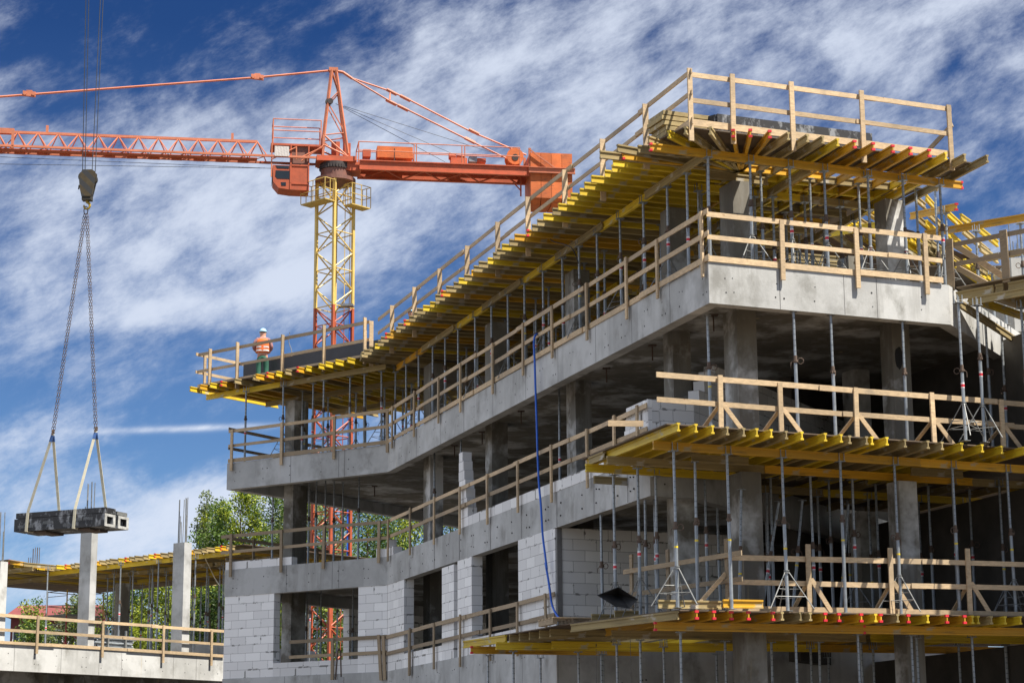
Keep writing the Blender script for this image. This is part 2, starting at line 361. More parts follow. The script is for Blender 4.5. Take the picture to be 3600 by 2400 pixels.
# ------------------------------------------------------------------ main building
bld = thing('concrete_building', (pB[0], pB[1], GZ), 'large unfinished grey concrete building with pale block infill walls', 'building')
def offs(poly, d):                              # shrink a polygon inwards by d (clockwise or not)
    n = len(poly); A2 = sum(poly[i][0] * poly[(i + 1) % n][1] - poly[(i + 1) % n][0] * poly[i][1] for i in range(n)); sg = 1 if A2 > 0 else -1
    out = []
    for i in range(n):
        p0, p1, p2 = V(poly[i - 1]), V(poly[i]), V(poly[(i + 1) % n])
        e1 = (p1 - p0).normalized(); e2 = (p2 - p1).normalized(); n1 = V((-e1.y, e1.x)) * sg; n2 = V((-e2.y, e2.x)) * sg
        k = d / (1 + n1.dot(n2)); q = p1 + (n1 + n2) * k; out.append((q.x, q.y))
    return out
def ring(mb, outer, d, z0, z1):
    inner = offs(outer, d); n = len(outer); b = len(mb.v)
    for P in (outer, inner):
        for z in (z0, z1):
            for p in P: mb.v.append(V((p[0], p[1], z)))
    def ix(k, zi, i): return b + (k * 2 + zi) * n + i % n
    for i in range(n):
        mb.face((ix(0, 0, i), ix(0, 0, i + 1), ix(0, 1, i + 1), ix(0, 1, i)))
        mb.face((ix(1, 0, i + 1), ix(1, 0, i), ix(1, 1, i), ix(1, 1, i + 1)))
        mb.face((ix(0, 1, i), ix(0, 1, i + 1), ix(1, 1, i + 1), ix(1, 1, i)))
        mb.face((ix(0, 0, i + 1), ix(0, 0, i), ix(1, 0, i), ix(1, 0, i + 1)))
def ties(mb, fr, s0, s1, z0, z1, step=1.12, skip=0):
    s = s0 + .35; k = 0
    while s < s1 - .2:
        if k % 3 != 2 or True:
            for zz in (z0 + .24, z1 - .30):
                for ds in ((0, .17) if random.random() < .45 else (0,)):
                    a = fr.at(s + ds + random.uniform(-.02, .02), 0, zz + random.uniform(-.02, .02)); nn = V((fr.n.x, fr.n.y, 0))
                    mb.tube(a - nn * .02, a + nn * .003, random.uniform(.012, .021), 8, 1)
        s += step * random.uniform(.75, 1.2); k += 1
def joints(mb, fr, ss, z0, z1):
    for s in ss:
        a, b = fr.at(s, 0, z0 + .01), fr.at(s, 0, z1 - .01)
        n = V((fr.n.x, fr.n.y, 0)); t = V((fr.t.x, fr.t.y, 0))
        mb.obox((a + b) / 2, t * .007, n * .0025, V((0, 0, (z1 - z0) / 2 - .01)), 2)
poly3 = [pA, pB, pC, pD, pF, pG]
DFf = Frame(pD, pF)
pE3 = (pE2[0] + DFd.x * 22, pE2[1] + DFd.y * 22)
poly2 = [pA, pB, pE, pE2, pE3, pG]
_sw = BC.s_of(1957, 2340); _w = BC.at(_sw, 0, 0); _w2 = _w + V((CD.t.x, CD.t.y, 0)) * 16
poly1 = [pA, pB, (_w.x, _w.y), (_w2.x, _w2.y), (_w2.x + DFd.x * 14, _w2.y + DFd.y * 14), pG]
EE = Frame(pE, pE2); EF = Frame(pE2, pE3); BE = Frame(pB, pE)
for poly, z0, z1, lv in ((poly3, B3, T3, 3), (poly2, B2, T2, 2), (poly1, T1 - 2.2, T1, 1)):
    mb = MB(); ring(mb, poly, .26, z0, z1)
    if lv == 3:
        ties(mb, BC, 0, BC.L, z0, z1); ties(mb, AB, 0, AB.L, z0, z1); ties(mb, CD, 0, CD.L, z0, z1); ties(mb, DFf, 0, 6, z0, z1)
        joints(mb, BC, (2.9, 5.15, 7.2, 9.55, 12.0, 14.2, 16.55, 18.6, 20.6), z0, z1); joints(mb, AB, (2.55, 4.62, 4.4), z0, z1); joints(mb, CD, (1.55, 3.0, 3.75), z0, z1)
    else:
        L = BE.L
        ties(mb, BC, 0, L, z0, z1); ties(mb, AB, 0, AB.L, z0, z1); ties(mb, EE, 0, EE.L, z0, z1)
        joints(mb, BC, (2.3, 4.6, 6.8, 9.3, 11.6, 14.0, 16.3, 18.2), z0, z1); joints(mb, AB, (2.45, 4.2, 4.45), z0, z1)
        if lv == 1: ties(mb, BC, 0, L, z0 - .4, z1 - .9); ties(mb, AB, 0, AB.L, z0 - .4, z1 - .9)
    mb.build('edge_beam' if lv > 1 else 'base_wall', ['concrete', 'tie_hole', 'joint'], bld)
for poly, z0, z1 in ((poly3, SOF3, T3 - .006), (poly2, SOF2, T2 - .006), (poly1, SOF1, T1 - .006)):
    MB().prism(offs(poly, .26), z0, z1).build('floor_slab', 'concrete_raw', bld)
# extra ground floor slab piece under the right-hand deck and lower walls
# columns: one mesh per storey and position
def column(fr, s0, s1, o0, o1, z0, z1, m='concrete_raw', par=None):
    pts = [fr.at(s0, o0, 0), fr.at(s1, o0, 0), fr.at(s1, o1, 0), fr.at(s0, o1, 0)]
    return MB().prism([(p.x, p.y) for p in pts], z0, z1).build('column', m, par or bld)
ccols = [(BC, .62, 1.29, -.90, -1.29), (BC, 6.40, 6.95, -.86, -1.30), (BC, 12.3, 12.9, -.92, -1.33), (BC, 18.05, 18.55, -.95, -1.36), (BC, 20.25, 20.88, -1.33, -1.76),
         (AB, .50, .88, -2.15, -2.85), (CD, 5.05, 5.48, -1.55, -2.0), (CD, 8.6, 9.05, -1.9, -2.4)]
for k, c in enumerate(ccols):
    for z0, z1 in ((T3 - .004, 12.10 if k not in (4, 6) else 12.06), (T2 - .004, SOF3 + .003), (T1 - .004, SOF2 + .003)):
        if k == 7 and z0 > T2: continue
        zz = z1
        if k in (4, 6, 7) and z0 < T2 - 1: zz = 6.07
        column(*c, z0, zz)
    if k in (4, 6, 7): column(*c, GZ, T1 + .05)
for s, o in ((3.9, -6.2), (9.7, -6.4), (15.5, -6.6), (1.5, -5.6)):
    for z0, z1 in ((T3 - .004, 12.1), (T2 - .004, SOF3 + .003), (T1 - .004, SOF2 + .003)): column(BC, s, s + .55, o, o - .42, z0, z1)
# lower columns beneath the right deck and its storey
def bwall(fr, s0, s1, o0, o1, z0, z1, name='block_wall', m='block', par=None):
    """an aerated-block wall in its own local frame so the courses follow it"""
    p = fr.at(s0, o0, z0); o = bpy.data.objects.new(name, LMB().box(0, 0, 0, s1 - s0, o0 - o1, z1 - z0).mesh(name, m)); COL.objects.link(o)
    P = par or bld
    o.parent = P; o.location = p - V(P.location); o.rotation_euler = (0, 0, fr.ang)
    return o
sAB = lambda u, v: AB.s_of(u, v); sBC = lambda u, v: BC.s_of(u, v)
TH = .30; o_ = -.012
z0, z1 = T1 - .002, B2 + .003
zs = T1 + .40                                   # sills: two courses
a1 = sAB(961, 2200); a2 = sAB(1258, 2200)
bwall(AB, 0.02, a1, o_, -TH, z0, z1); bwall(AB, a1, a2, o_, -TH, z0, zs); bwall(AB, a2, AB.L - .004, o_, -TH, z0, z1)
b1 = sBC(1419, 2100); b2_ = sBC(1552, 2100); b3_ = sBC(1594, 2100); b4 = sBC(1607, 2100); b5 = sBC(1657, 2100); b6 = sBC(1821, 2100); b7 = sBC(1956, 2100)
bwall(BC, 0.0, b1, o_, -TH, z0, z1); bwall(BC, b1, b2_, o_, -TH, z0, zs); bwall(BC, b2_, b3_, o_, -TH, z0, z1 - .05); bwall(BC, b4, b5, o_, -TH, z0, z1)
bwall(BC, b3_, b4, -.12, -TH - .1, z0, z1, 'infill', 'joint')
bwall(BC, b5, b6, o_, -TH, z0, zs); bwall(BC, b6, b7 - .08, o_, -TH, z0, z1)
WF = Frame(BC.at(b7 - .02, -.06, 0), BC.at(b7 - .02, -.06, 0) + V((CD.t.x, CD.t.y, 0)) * 9)
bwall(WF, -.02, .10, .0, -.3, z0, z1, 'mortar_joint', 'joint'); bwall(WF, .10, 5.2, -.02, -.30, z0, z1); bwall(Frame(WF.at(5.2, -.3, 0), WF.at(5.2, -6, 0)), 0, 5, 0, -.25, z0, z1)
# second storey pieces of block wall
z0 = T2 - .002
s1 = AB.s_of(1024, 1965)
bwall(AB, .02, s1, o_, -.28, z0, z0 + .25); bwall(AB, AB.s_of(1322, 1945), AB.L - .01, o_, -.28, z0, z0 + .25); bwall(BC, .0, .55, o_, -.28, z0, z0 + .25); bwall(BC, -.05, .05, -.03, -.26, z0 + .25, z0 + .5)
sp = sBC(1612, 1840)
for k in range(8): bwall(BC, sp + .02 * math.sin(k * 2.1), sp + .60 + .03 * (7 - k) - .04 * k, o_, -.26, z0 + .249 * k, z0 + .249 * (k + 1) - .006)
bwall(BC, sp + .83, BE.L - 2.0, o_, -.27, z0, z0 + .249)
for k in range(5): bwall(BC, BE.L - 1.40 + .06 * k, BE.L - .02, o_, -.27, z0 + .236 * k, z0 + .236 * (k + 1) - .004)
bwall(EE, .0, EE.L + .0, -.012, -.26, z0, z0 + 1.17)
for k in range(9): bwall(EF, .02 + max(0, (k - 4)) * .28 if k > 4 else .02, 9.0, -.012, -.26, z0 + .249 * k, z0 + .249 * (k + 1) - .003 if k < 8 else z0 + .249 * k + .16)
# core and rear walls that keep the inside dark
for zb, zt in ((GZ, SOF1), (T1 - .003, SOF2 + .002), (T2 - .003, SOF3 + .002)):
    bwall(BC, 5.6, 24, -8.2, -8.5, zb, zt, 'core_wall', 'concrete_shaded')
    bwall(BC, 5.35, 5.6, -8.5, -16, zb, zt, 'core_wall', 'concrete_shaded')
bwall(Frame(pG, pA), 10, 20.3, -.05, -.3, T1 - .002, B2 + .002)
bwall(WF, .4, 14, -2.2, -2.5, GZ, T1 - .5, 'core_wall', 'concrete_shaded')
bwall(DFf, 5, 20, -5.4, -5.7, T2 - .5, SOF3, 'core_wall', 'concrete_shaded'); bwall(DFf, 5, 20, -5.4, -5.7, T1 - .5, SOF2, 'core_wall', 'concrete_shaded')
# dark hole knocked in the right column face
hc = CD.at(5.20, -1.55, SOF3 - .75); hm = MB(); n3 = V((CD.n.x, CD.n.y, 0)); t3 = V((CD.t.x, CD.t.y, 0))
ring_ = [hc + n3 * .004 + t3 * (.10 * math.cos(a) * random.uniform(.8, 1.1)) + V((0, 0, .25 * math.sin(a) * random.uniform(.85, 1.08))) for a in [i * math.pi / 8 for i in range(16)]]
hm.v = ring_ + [p - n3 * .012 for p in ring_]; hm.face(range(16)); [hm.face((i, (i + 1) % 16, 16 + (i + 1) % 16, 16 + i)) for i in range(16)]
hm.build('recess', 'hole', bld)
# short rods and plates left under the ceilings
for u, v in ((2508, 1107), (2293, 1213), (2132, 1293)):
    p = onz(u, v, SOF3); MB().tube(p, p - V((0, 0, .34)), .016, 6).box(p.x - .09, p.y - .09, p.z - .02, p.x + .09, p.y + .09, p.z - .001).build('ceiling_hanger', 'rust', bld)
for u, v in ((1832, 1444), (1695, 1517), (1317, 1707), (1598, 1565)):
    p = onz(u, v, SOF3); MB().tube(p, p - V((0, 0, .34)), .016, 6).box(p.x - .09, p.y - .09, p.z - .02, p.x + .09, p.y + .09, p.z - .001).build('ceiling_hanger', 'rust', bld)

# ------------------------------------------------------------------ formwork beams (timber I-beams)
PROF = [(-.033, 0), (.033, 0), (.033, .032), (.013, .038), (.013, .122), (.033, .128), (.033, .16), (-.033, .16), (-.033, .128), (-.013, .122), (-.013, .038), (-.033, .032)]
BM = {}
def beam_mesh(kind, L):
    L = round(L, 2)
    if (kind, L) not in BM:
        mb = MB()
        for x in (0, L):
            for y, z in PROF: mb.v.append(V((x, y, z)))
        n = len(PROF); mb.face(list(range(n))[::-1]); mb.face([n + i for i in range(n)])
        for i in range(n):
            j = (i + 1) % n; mb.face((i, j, n + j, n + i))
        BM[kind, L] = mb.mesh('formwork_beam', 'beam_' + kind)
    return BM[kind, L]
cap_me = LMB().box(-.006, -.036, -.004, .045, .036, .040).mesh('end_cap', 'cap_red')
KW = {'yellow': 'yellow', 'orange': 'orange', 'grey': 'weathered grey'}
def hbeam(p, d, L, kind, where, caps=0, group=None, z_is_bottom=True):
    """one beam; p is the bottom of its near end, d its direction"""
    d = V(d).normalized(); side = V((0, 0, 1)).cross(d).normalized(); up = d.cross(side)
    o = bpy.data.objects.new('formwork_beam', beam_mesh(kind, L)); COL.objects.link(o)
    o.matrix_world = Matrix((d, side, up)).transposed().to_4x4(); o.location = p
    tag(o, ('%s I-beam ' % KW[kind]) + ('with red caps ' if caps else '') + where, 'beam', group or ('formwork beams ' + where))
    if caps:
        for z in (0, .124):
            c = inst('end_cap', cap_me, o, (0, 0, z))
            if z: c.location = (0, 0, .124)
    return o
def pick(w=(.45, .2, .35)):
    k = random.choices(('yellow', 'orange', 'grey'), w)[0]
    return k, (1 if k == 'orange' else 0)

def b3(fr, s, o, z): return fr.at(s, o, z)
BJ = ROOF - .16                                  # bottom of joists
SJ = ROOF - .32                                  # bottom of stringers
nBC = V((BC.n.x, BC.n.y, 0)); nAB = V((AB.n.x, AB.n.y, 0)); nCD = V((CD.n.x, CD.n.y, 0))
tBC = V((BC.t.x, BC.t.y, 0)); tAB = V((AB.t.x, AB.t.y, 0)); tCD = V((CD.t.x, CD.t.y, 0))
# joists over the long left facade
s = 21.35; k = 0
seq = ['grey', 'orange', 'yellow', 'yellow', 'yellow', 'yellow', 'yellow', 'yellow', 'yellow', 'yellow', 'yellow', 'grey', 'yellow', 'grey', 'grey', 'orange', 'orange', 'grey', 'yellow', 'grey', 'grey', 'yellow', 'grey', 'grey', 'orange', 'grey', 'yellow', 'grey', 'grey', 'orange', 'grey', 'grey', 'yellow', 'yellow', 'grey', 'grey', 'grey', 'orange', 'grey', 'grey', 'orange', 'orange', 'grey', 'grey', 'yellow', 'grey']
while s > .75:
    kd = seq[k % len(seq)]
    hbeam(BC.at(s, random.uniform(.92, 1.08), BJ), -nBC, 4.5, kd, 'jutting out along the long left roof edge', kd == 'orange' and k % 2 == 1)
    s -= random.choice((.38, .44, .50, .46)) ; k += 1
# second and third fields, seen only from below
for row, (oo, st) in enumerate(((-2.9, .74),)):
    s = 20.6 - row * .4
    while s > -1.0 + row * 2:
        kd, _ = pick((.35, .15, .5)); hbeam(BC.at(s, oo, BJ + .0), -nBC, 4.5 if s < 15 else 2.4, kd, 'in the second field of joists under the roof deck'); s -= st * random.uniform(.9, 1.1)
# fan of joists at the right-hand corner
hub = CD.at(1.70, -1.70, BJ)
for (s_, o_2), kd in zip([(-1.45, -1.75), (-1.30, -1.25), (-.95, -.55), (-.74, -.09), (-.55, .24), (-.09, .40), (.40, .42), (.71, .55), (1.10, .62)], ['grey', 'grey', 'grey', 'yellow', 'grey', 'grey', 'orange', 'orange', 'orange']):
    e = CD.at(s_, o_2, BJ); d = hub - e; d.z = 0
    hbeam(e, d, d.length - .12, kd, 'fanning out at the near corner of the roof deck', kd == 'orange')
# joists over the right facade
tips = [1.50, 1.92, 2.25, 2.61, 2.99, 3.41, 3.86, 4.27, 4.70, 5.12, 5.54, 6.01]
kinds = ['grey', 'grey', 'grey', 'yellow', 'orange', 'orange', 'orange', 'orange', 'orange', 'yellow', 'grey', 'grey']
dirB = -tBC
for s_, kd in zip(tips, kinds):
    oo = .66 + random.uniform(-.03, .03) + (.12 if s_ > 5.9 else 0)
    hbeam(CD.at(s_, oo, BJ), dirB, 3.9, kd, 'projecting over the right facade under the roof deck', kd == 'orange')
s = 2.2
while s < 4.5:
    kd, _ = pick((.5, .3, .2)); hbeam(CD.at(s, -2.3, BJ), dirB, 4.5, kd, 'in the open inner field behind the right facade'); s += .52
# stringers
hbeam(CD.at(-.95, -.50, SJ), tCD, 4.75, 'orange', 'as the long lower stringer under the right roof edge', 1)
hbeam(CD.at(6.30, -.55, SJ - .003), -tCD, 2.60, 'orange', 'as the short end stringer under the right roof edge', 1)
hbeam(CD.at(1.0, -1.75, SJ - .0), tCD, 1.35, 'grey', 'as the short stringer on top of the corner column')
hbeam(CD.at(1.2, -2.6, SJ), tCD, 2.4, 'yellow', 'as the left inner stringer behind the right roof edge'); hbeam(CD.at(3.3, -2.62, SJ - .003), tCD, 2.5, 'grey', 'as the right inner stringer behind the right roof edge')
for row, oo in ((0, -.32), (1, -2.75), (2, -5.3)):
    s = -0.2 if row == 0 else .2; k = 0
    while s < 21.3 - row * .2:
        kd = ('orange', 'grey', 'yellow', 'grey', 'yellow', 'grey', 'yellow', 'grey')[(k + row) % 8] if row < 1 else pick((.25, .15, .6))[0]
        L = 3.0 if s < 19 else 2.4
        hbeam(BC.at(s, oo + .05 * (k % 2), SJ), tBC, L, kd, 'as a stringer on the %s row of roof props' % ('front', 'second', 'third', 'rear')[row]); s += L - .28; k += 1
# roof over the left end
RA = AB.at(-1.62, .15, 0); RB = AB.at(6.1, .82, 0); RAB = Frame(RA, RB)
abt = [(.12, 'yellow'), (.62, 'orange'), (1.05, 'yellow'), (1.5, 'orange'), (2.15, 'grey'), (2.95, 'grey'), (3.15, 'orange'), (3.57, 'orange'), (3.92, 'yellow'), (4.33, 'grey'), (4.86, 'orange'), (5.17, 'yellow'), (5.70, 'yellow'), (6.05, 'yellow'), (6.49, 'yellow'), (6.95, 'yellow'), (7.4, 'grey')]
nR = V((RAB.n.x, RAB.n.y, 0)); tR = V((RAB.t.x, RAB.t.y, 0))
for s_, kd in abt: hbeam(RAB.at(s_, random.uniform(-.06, .06), BJ), -nR, 3.9, kd, 'jutting out under the far left end of the roof deck', kd == 'orange' and s_ in (1.5, 3.57, 4.86))
for k in range(9): hbeam(RAB.at(.9 + k * .62, -3.4, BJ), -nR, 3.9, pick((.4, .1, .5))[0], 'in the rear field under the far left end of the roof deck')
hbeam(RAB.at(.05, -.80, SJ), tR, 3.3, 'yellow', 'as the left front stringer at the far left end'); hbeam(RAB.at(3.1, -.84, SJ), tR, 4.6, 'grey', 'as the right front stringer at the far left end')
hbeam(RAB.at(.6, -2.9, SJ), tR, 6.6, 'grey', 'as the second stringer at the far left end'); hbeam(RAB.at(1.2, -5.4, SJ), tR, 6.0, 'grey', 'as the rear stringer at the far left end')
# fan where the two left roof fields meet
for k in range(5):
    a = k / 4.0; e = BC.at(.62 - .5 * a, 1.0 - .1 * a, BJ); d = (BC.at(-.4 - .1 * k, -3.2, BJ) - e).normalized()
    hbeam(e, d, 3.6, 'grey', 'bunched at the inner bend of the roof deck')

# roof decking, toe boards and edge formwork
def pt(fr, s, o): p = fr.at(s, o, 0); return (p.x, p.y)
deckpoly = [pt(RAB, .25, -.28), pt(RAB, 7.3, -.28), pt(BC, .3, .72), pt(BC, 21.6, .72), pt(CD, -.52, .20), pt(CD, 1.6, .20), pt(CD, 1.6, -1.75), pt(CD, 6.1, -1.75), pt(CD, 6.1, -9), pt(BC, 16.0, -14), pt(BC, -1, -12.5), pt(RAB, 4.0, -9), pt(RAB, .6, -6.2)]
tag(MB().prism(deckpoly, ROOF + .002, ROOF + .024).build('plywood_deck', 'ply'), 'dark plywood roof deck lying on the joists of the top storey', 'deck')
tag(MB().prism([pt(CD, 1.61, .20), pt(CD, 6.15, .18), pt(CD, 6.15, -.95), pt(CD, 1.61, -.95)], ROOF + .002, ROOF + .024).build('plywood_deck', 'ply'), 'narrow plywood walkway strip along the right roof edge', 'deck')
_ct = CD.z_of(2612, 418, -.32) - ROOF; mb = MB()
mb.bar(CD.at(.45, -.32, ROOF + .03 + _ct / 2), CD.at(4.0, -.32, ROOF + .03 + _ct / 2), _ct, .05); mb.bar(CD.at(.45, -.36, ROOF + .03 + _ct / 2), CD.at(-.1, -1.6, ROOF + .03 + _ct / 2), _ct, .05)
tag(mb.build('edge_formwork', 'film_worn', origin=CD.at(.5, -.32, ROOF)), 'black edge formwork panel with scuffed white patches at the near roof corner', 'formwork')
_pt = RAB.z_of(1001, 1259, -1.6) - ROOF; mb = MB(); mb.bar(RAB.at(.9, -1.6, ROOF + .03 + _pt / 2), RAB.at(7.6, -1.6, ROOF + .03 + _pt / 2), _pt, .06)
tag(mb.build('edge_formwork', 'film_black', origin=RAB.at(.9, -1.75, ROOF)), 'long clean black edge formwork panel behind the roof rail at the far left end', 'formwork')
# plank stack at the roof corner
st = thing('plank_stack', CD.at(.0, -1.0, ROOF + .03), 'stack of worn pale yellow formwork panels behind the corner of the roof rail', 'stack')
for k in range(5):
    mb = MB(); c0 = CD.at(-.62 + .05 * random.uniform(-1, 1), -.85, ROOF + .10 + k * .105); c1 = CD.at(1.0 + .06 * random.uniform(-1, 1), -.85, ROOF + .10 + k * .105)
    d = V((0, 0, 0)); mb.obox((c0 + c1) / 2, tCD * ((c1 - c0).length / 2), nCD * .34, V((0, 0, .042))); mb.obox((c0 + c1) / 2, tCD * ((c1 - c0).length / 2 - .05), nCD * .30, V((0, 0, .050)))
    mb.build('panel', 'beam_grey', st)

# ------------------------------------------------------------------ guard rails
def railing(label, fr, o, s0, s1, posts, ztop, zmid, ztoe=None, pz0=0, pz1=None, across=False, m='board', group='timber guard rails', braces=False, seg=3.9, inner=True, tilt={}, top_ext=(0, 0), toe_h=.14, pw=.095, extra=None):
    root = thing('guard_rail', fr.at(s0, o, pz0), label, 'railing', group)
    pz1 = pz1 if pz1 is not None else ztop + .09
    n = V((fr.n.x, fr.n.y, 0)); t = V((fr.t.x, fr.t.y, 0))
    for i, ps in enumerate(posts):
        mb = MB(); dx = tilt.get(i, random.uniform(-.015, .015)); oo = o + (.048 if not across else .0)
        a = fr.at(ps, oo, pz0 + random.uniform(-.04, .04)); b = fr.at(ps + dx, oo, pz1 + random.uniform(-.03, .04))
        if across: mb.obox((a + b) / 2, t * .02, n * .06, (b - a) / 2)
        else: mb.obox((a + b) / 2, t * pw / 2, n * .02, (b - a) / 2)
        mb.build('post', m, root)
        if braces:
            mb = MB(); c = b * .5 + a * .5 + V((0, 0, -.02)) - n * .0 + t * .055
            mb.bar(c + n * -.01, fr.at(ps + .48, oo - .05, pz0 + .02), .085, .025, up=t); mb.build('brace', m, root)
            mb = MB(); c = b * .46 + a * .54; mb.bar(c - n * .04, fr.at(ps - .12, oo - .62, pz0 + .02), .08, .025, up=t); mb.build('brace', m, root)
    def rails(nm, z, h, oo, e0=0, e1=0):
        mb = MB(); s = s0 - e0; k = 0; end = s1 + e1
        while s < end - .05:
            e = min(end, s + seg * random.uniform(.85, 1.1))
            if end - e < .8: e = end
            dz = random.uniform(-.012, .012); lap = .16 if e < end else 0
            mb.bar(fr.at(s - (.16 if k else 0), oo + (.004 if k % 2 else -.022), z + dz), fr.at(e + lap, oo + (.004 if k % 2 else -.022), z + random.uniform(-.012, .012)), h * random.uniform(.94, 1.05), .024); s = e; k += 1
        mb.build(nm, m, root)
    rails('top_rail', ztop, .10, o + (.014 if not across else -.075), *top_ext); rails('mid_rail', zmid, .095, o + (.014 if not across else -.075), *top_ext)
    if ztoe is not None: rails('toe_board', ztoe, toe_h, o + (.014 if not across else -.075))
    return root
S_ = lambda fr, o, pts: [fr.s_of(u, v, o) for u, v in pts]
z5 = lambda x, y: (1200 + x / 2.94, 600 + y / 2.94); z3 = lambda x, y: (2000 + x / 2.94, 200 + y / 2.94); z4 = lambda x, y: (2800 + x / 2.94, 200 + y / 2.94)
z6 = lambda x, y: (2000 + x / 2.94, 600 + y / 2.94); z7 = lambda x, y: (2800 + x / 2.94, 600 + y / 2.94); z5b = lambda x, y: (1300 + x / 2.94, 1000 + y / 2.94)
z8 = lambda x, y: (600 + x / 2.94, 1050 + y / 2.94); zc = lambda x, y: (2000 + x / 2.94, 1000 + y / 2.94); zm = lambda x, y: (2800 + x / 2.94, 1000 + y / 2.94)
q1 = lambda x, y: (1300 + x / 2.94, 1467 + y / 2.94); q2 = lambda x, y: (2000 + x / 2.94, 1467 + y / 2.94); q3 = lambda x, y: (2800 + x / 2.94, 1467 + y / 2.94); q4 = lambda x, y: (700 + x / 2.94, 1467 + y / 2.94)
r0 = lambda x, y: (x / 2.94, 1867 + y / 2.94); r1 = lambda x, y: (700 + x / 2.94, 1867 + y / 2.94); r2 = lambda x, y: (1400 + x / 2.94, 1867 + y / 2.94); r3 = lambda x, y: (2100 + x / 2.94, 1867 + y / 2.94); r4 = lambda x, y: (2800 + x / 2.94, 1867 + y / 2.94)
w1 = lambda x, y: (x / 1.96, 200 + y / 1.96); w2 = lambda x, y: (900 + x / 1.96, 200 + y / 1.96); l5 = lambda x, y: (x / 2.94, 1467 + y / 2.94)

ro = .45
ps = S_(BC, ro, [z5(525, 1350), z5(757, 1160), z5(1017, 955), z5(1298, 735), z5(1615, 480), z5(1928, 235), (2118 - .5, 857 - 254 + 0), z3(345, 815), z3(790, 460)])
ps[6] = BC.s_of(1985, 587, ro)
zt = 13.50
ps = [p for p in ps] + [BC.s_of(1306, 1118, ro)]
railing('long pale timber guard rail climbing along the left roof edge', BC, ro, .1, BC.s_of(2420, 258, ro), sorted(ps), zt + .07, zt - .36, ROOF + .13, ROOF - .25, zt + .07, across=True)
railing('pale timber guard rail along the right roof edge with a raking brace at its end', CD, .16, -.42, 5.62, [-.40, .52, 2.0 - .14, 3.47, 5.55], 13.55, 13.02, ROOF + .13, ROOF - .25, 13.64, pw=.10)
br = [o for o in bpy.data.objects if o.name.startswith('guard_rail')][-1]
MB().bar(CD.at(5.68, .11, 13.25), CD.at(5.5, -1.7, 12.5), .10, .03).build('brace', 'board_old', br)
ra = S_(RAB, -.42, [z8(410, 530), z8(693, 473), z8(1157, 390), z8(1588, 308), z8(2010, 232)])
railing('pale roof guard rail in front of the man in the orange vest', RAB, -.42, RAB.s_of(*z8(265, 560), -.42), 7.35, ra, 13.55, 13.0, ROOF + .08, ROOF - .2, 13.66, across=True)
RET = Frame(RAB.at(RAB.s_of(*z8(265, 560), -.42), -.42, 0), RAB.at(RAB.s_of(*z8(265, 560), -.42) - .05, -3.2, 0))
railing('short timber return rail closing the far left end of the roof deck', RET, 0, 0, 2.7, [.35], 13.58, 13.0, None, ROOF - .1, 13.65)

# third floor rails
p3 = [(1372, 1422), z5b(235, 1235), z5b(460, 1090), z5b(712, 940), z5b(938, 790), z5b(1270, 590), z5b(1583, 390), z5b(1883, 220), z6(183, 1165), z6(590, 905), z6(908, 715), z6(1370, 440)]
railing('timber guard rail on the third floor left facade with the blue hose over it', BC, .02, .05, BC.L + .12, S_(BC, .06, p3)[1:], T3 + .99, T3 + .53, T3 + .065, T3 - .25, T3 + 1.03, toe_h=.12)
railing('timber guard rail along the sunlit right facade edge of the third floor', CD, .02, -.02, 5.3, S_(CD, .06, [z6(2190, 495), z7(612, 585), z7(1322, 660)]), T3 + .95, T3 + .485, T3 + .065, T3 - .24, T3 + .985, toe_h=.12)
railing('timber guard rail on the far left facade edge of the third floor', AB, .02, .05, AB.L + .05, S_(AB, .06, [q4(342, 125), q4(857, 0), q4(1398, 0), q4(1950, 0)])[:1] + [AB.s_of(991, 1500, .06), AB.s_of(1175, 1500, .06), AB.s_of(1363, 1500, .06)], T3 + .99, T3 + .53, T3 + .065, T3 - .25, T3 + 1.03, toe_h=.12)
AG = Frame(pA, pG)
railing('dark timber return rail at the left end of the third floor', AG, -.05, .1, 4.8, [2.6], T3 + 1.1, T3 + .5, None, T3, T3 + 1.12, m='board_old')
# second floor rails
p2 = [q1(195, 1040), q1(422, 950), q1(670, 830), q1(935, 725), q1(1220, 595), q1(1535, 460), q1(1880, 310), q1(2250, 150), zc(470, 1400), zc(710, 1300)]
railing('timber guard rail on the second floor left facade passing the block pillar', BC, .03, .02, BC.s_of(*zc(800, 1270), .06), S_(BC, .06, p2), T2 + 1.02, T2 + .55, None, T2 - .21, T2 + 1.07)
railing('greyish guard rail on the far left edge of the second floor', AB, .03, -.15, AB.L + .05, [AB.s_of(814, 1900, .06), AB.s_of(991, 1880, .06), AB.s_of(1139, 1860, .06), AB.s_of(1333, 1830, .06)], T2 + 1.02, T2 + .55, None, T2 - .21, T2 + 1.07, m='board_old')
railing('dark timber return rail at the left end of the second floor', AG, -.05, .1, 5.0, [1.3, 4.4], T2 + 1.0, T2 + .35, None, T2, T2 + 1.05, m='board_old')
# first floor rails
p1 = [r1(2185, 1010), r2(120, 1005), r2(375, 945), r2(645, 880), r2(955, 805), r2(1235, 735), r2(1540, 660)]
railing('old timber guard rail in front of the window openings of the first floor', BC, .03, .0, BC.s_of(*r2(1610, 670), .06), S_(BC, .06, p1), T1 + .97, T1 + .51, None, T1 - .24, T1 + 1.02, m='board_old', tilt={6: -.1})
railing('old timber guard rail across the left window opening with two crooked posts', AB, .03, AB.s_of(*r1(925, 1150), .06), AB.L + .02, [AB.s_of(*r1(1385, 1100), .06), AB.s_of(*r1(1880, 1300), .06) + .02, AB.s_of(*r1(1925, 1300), .06)], T1 + .99, T1 + .54, None, T1 - .22, T1 + 1.02, m='board_old', tilt={1: -.10, 2: -.07})

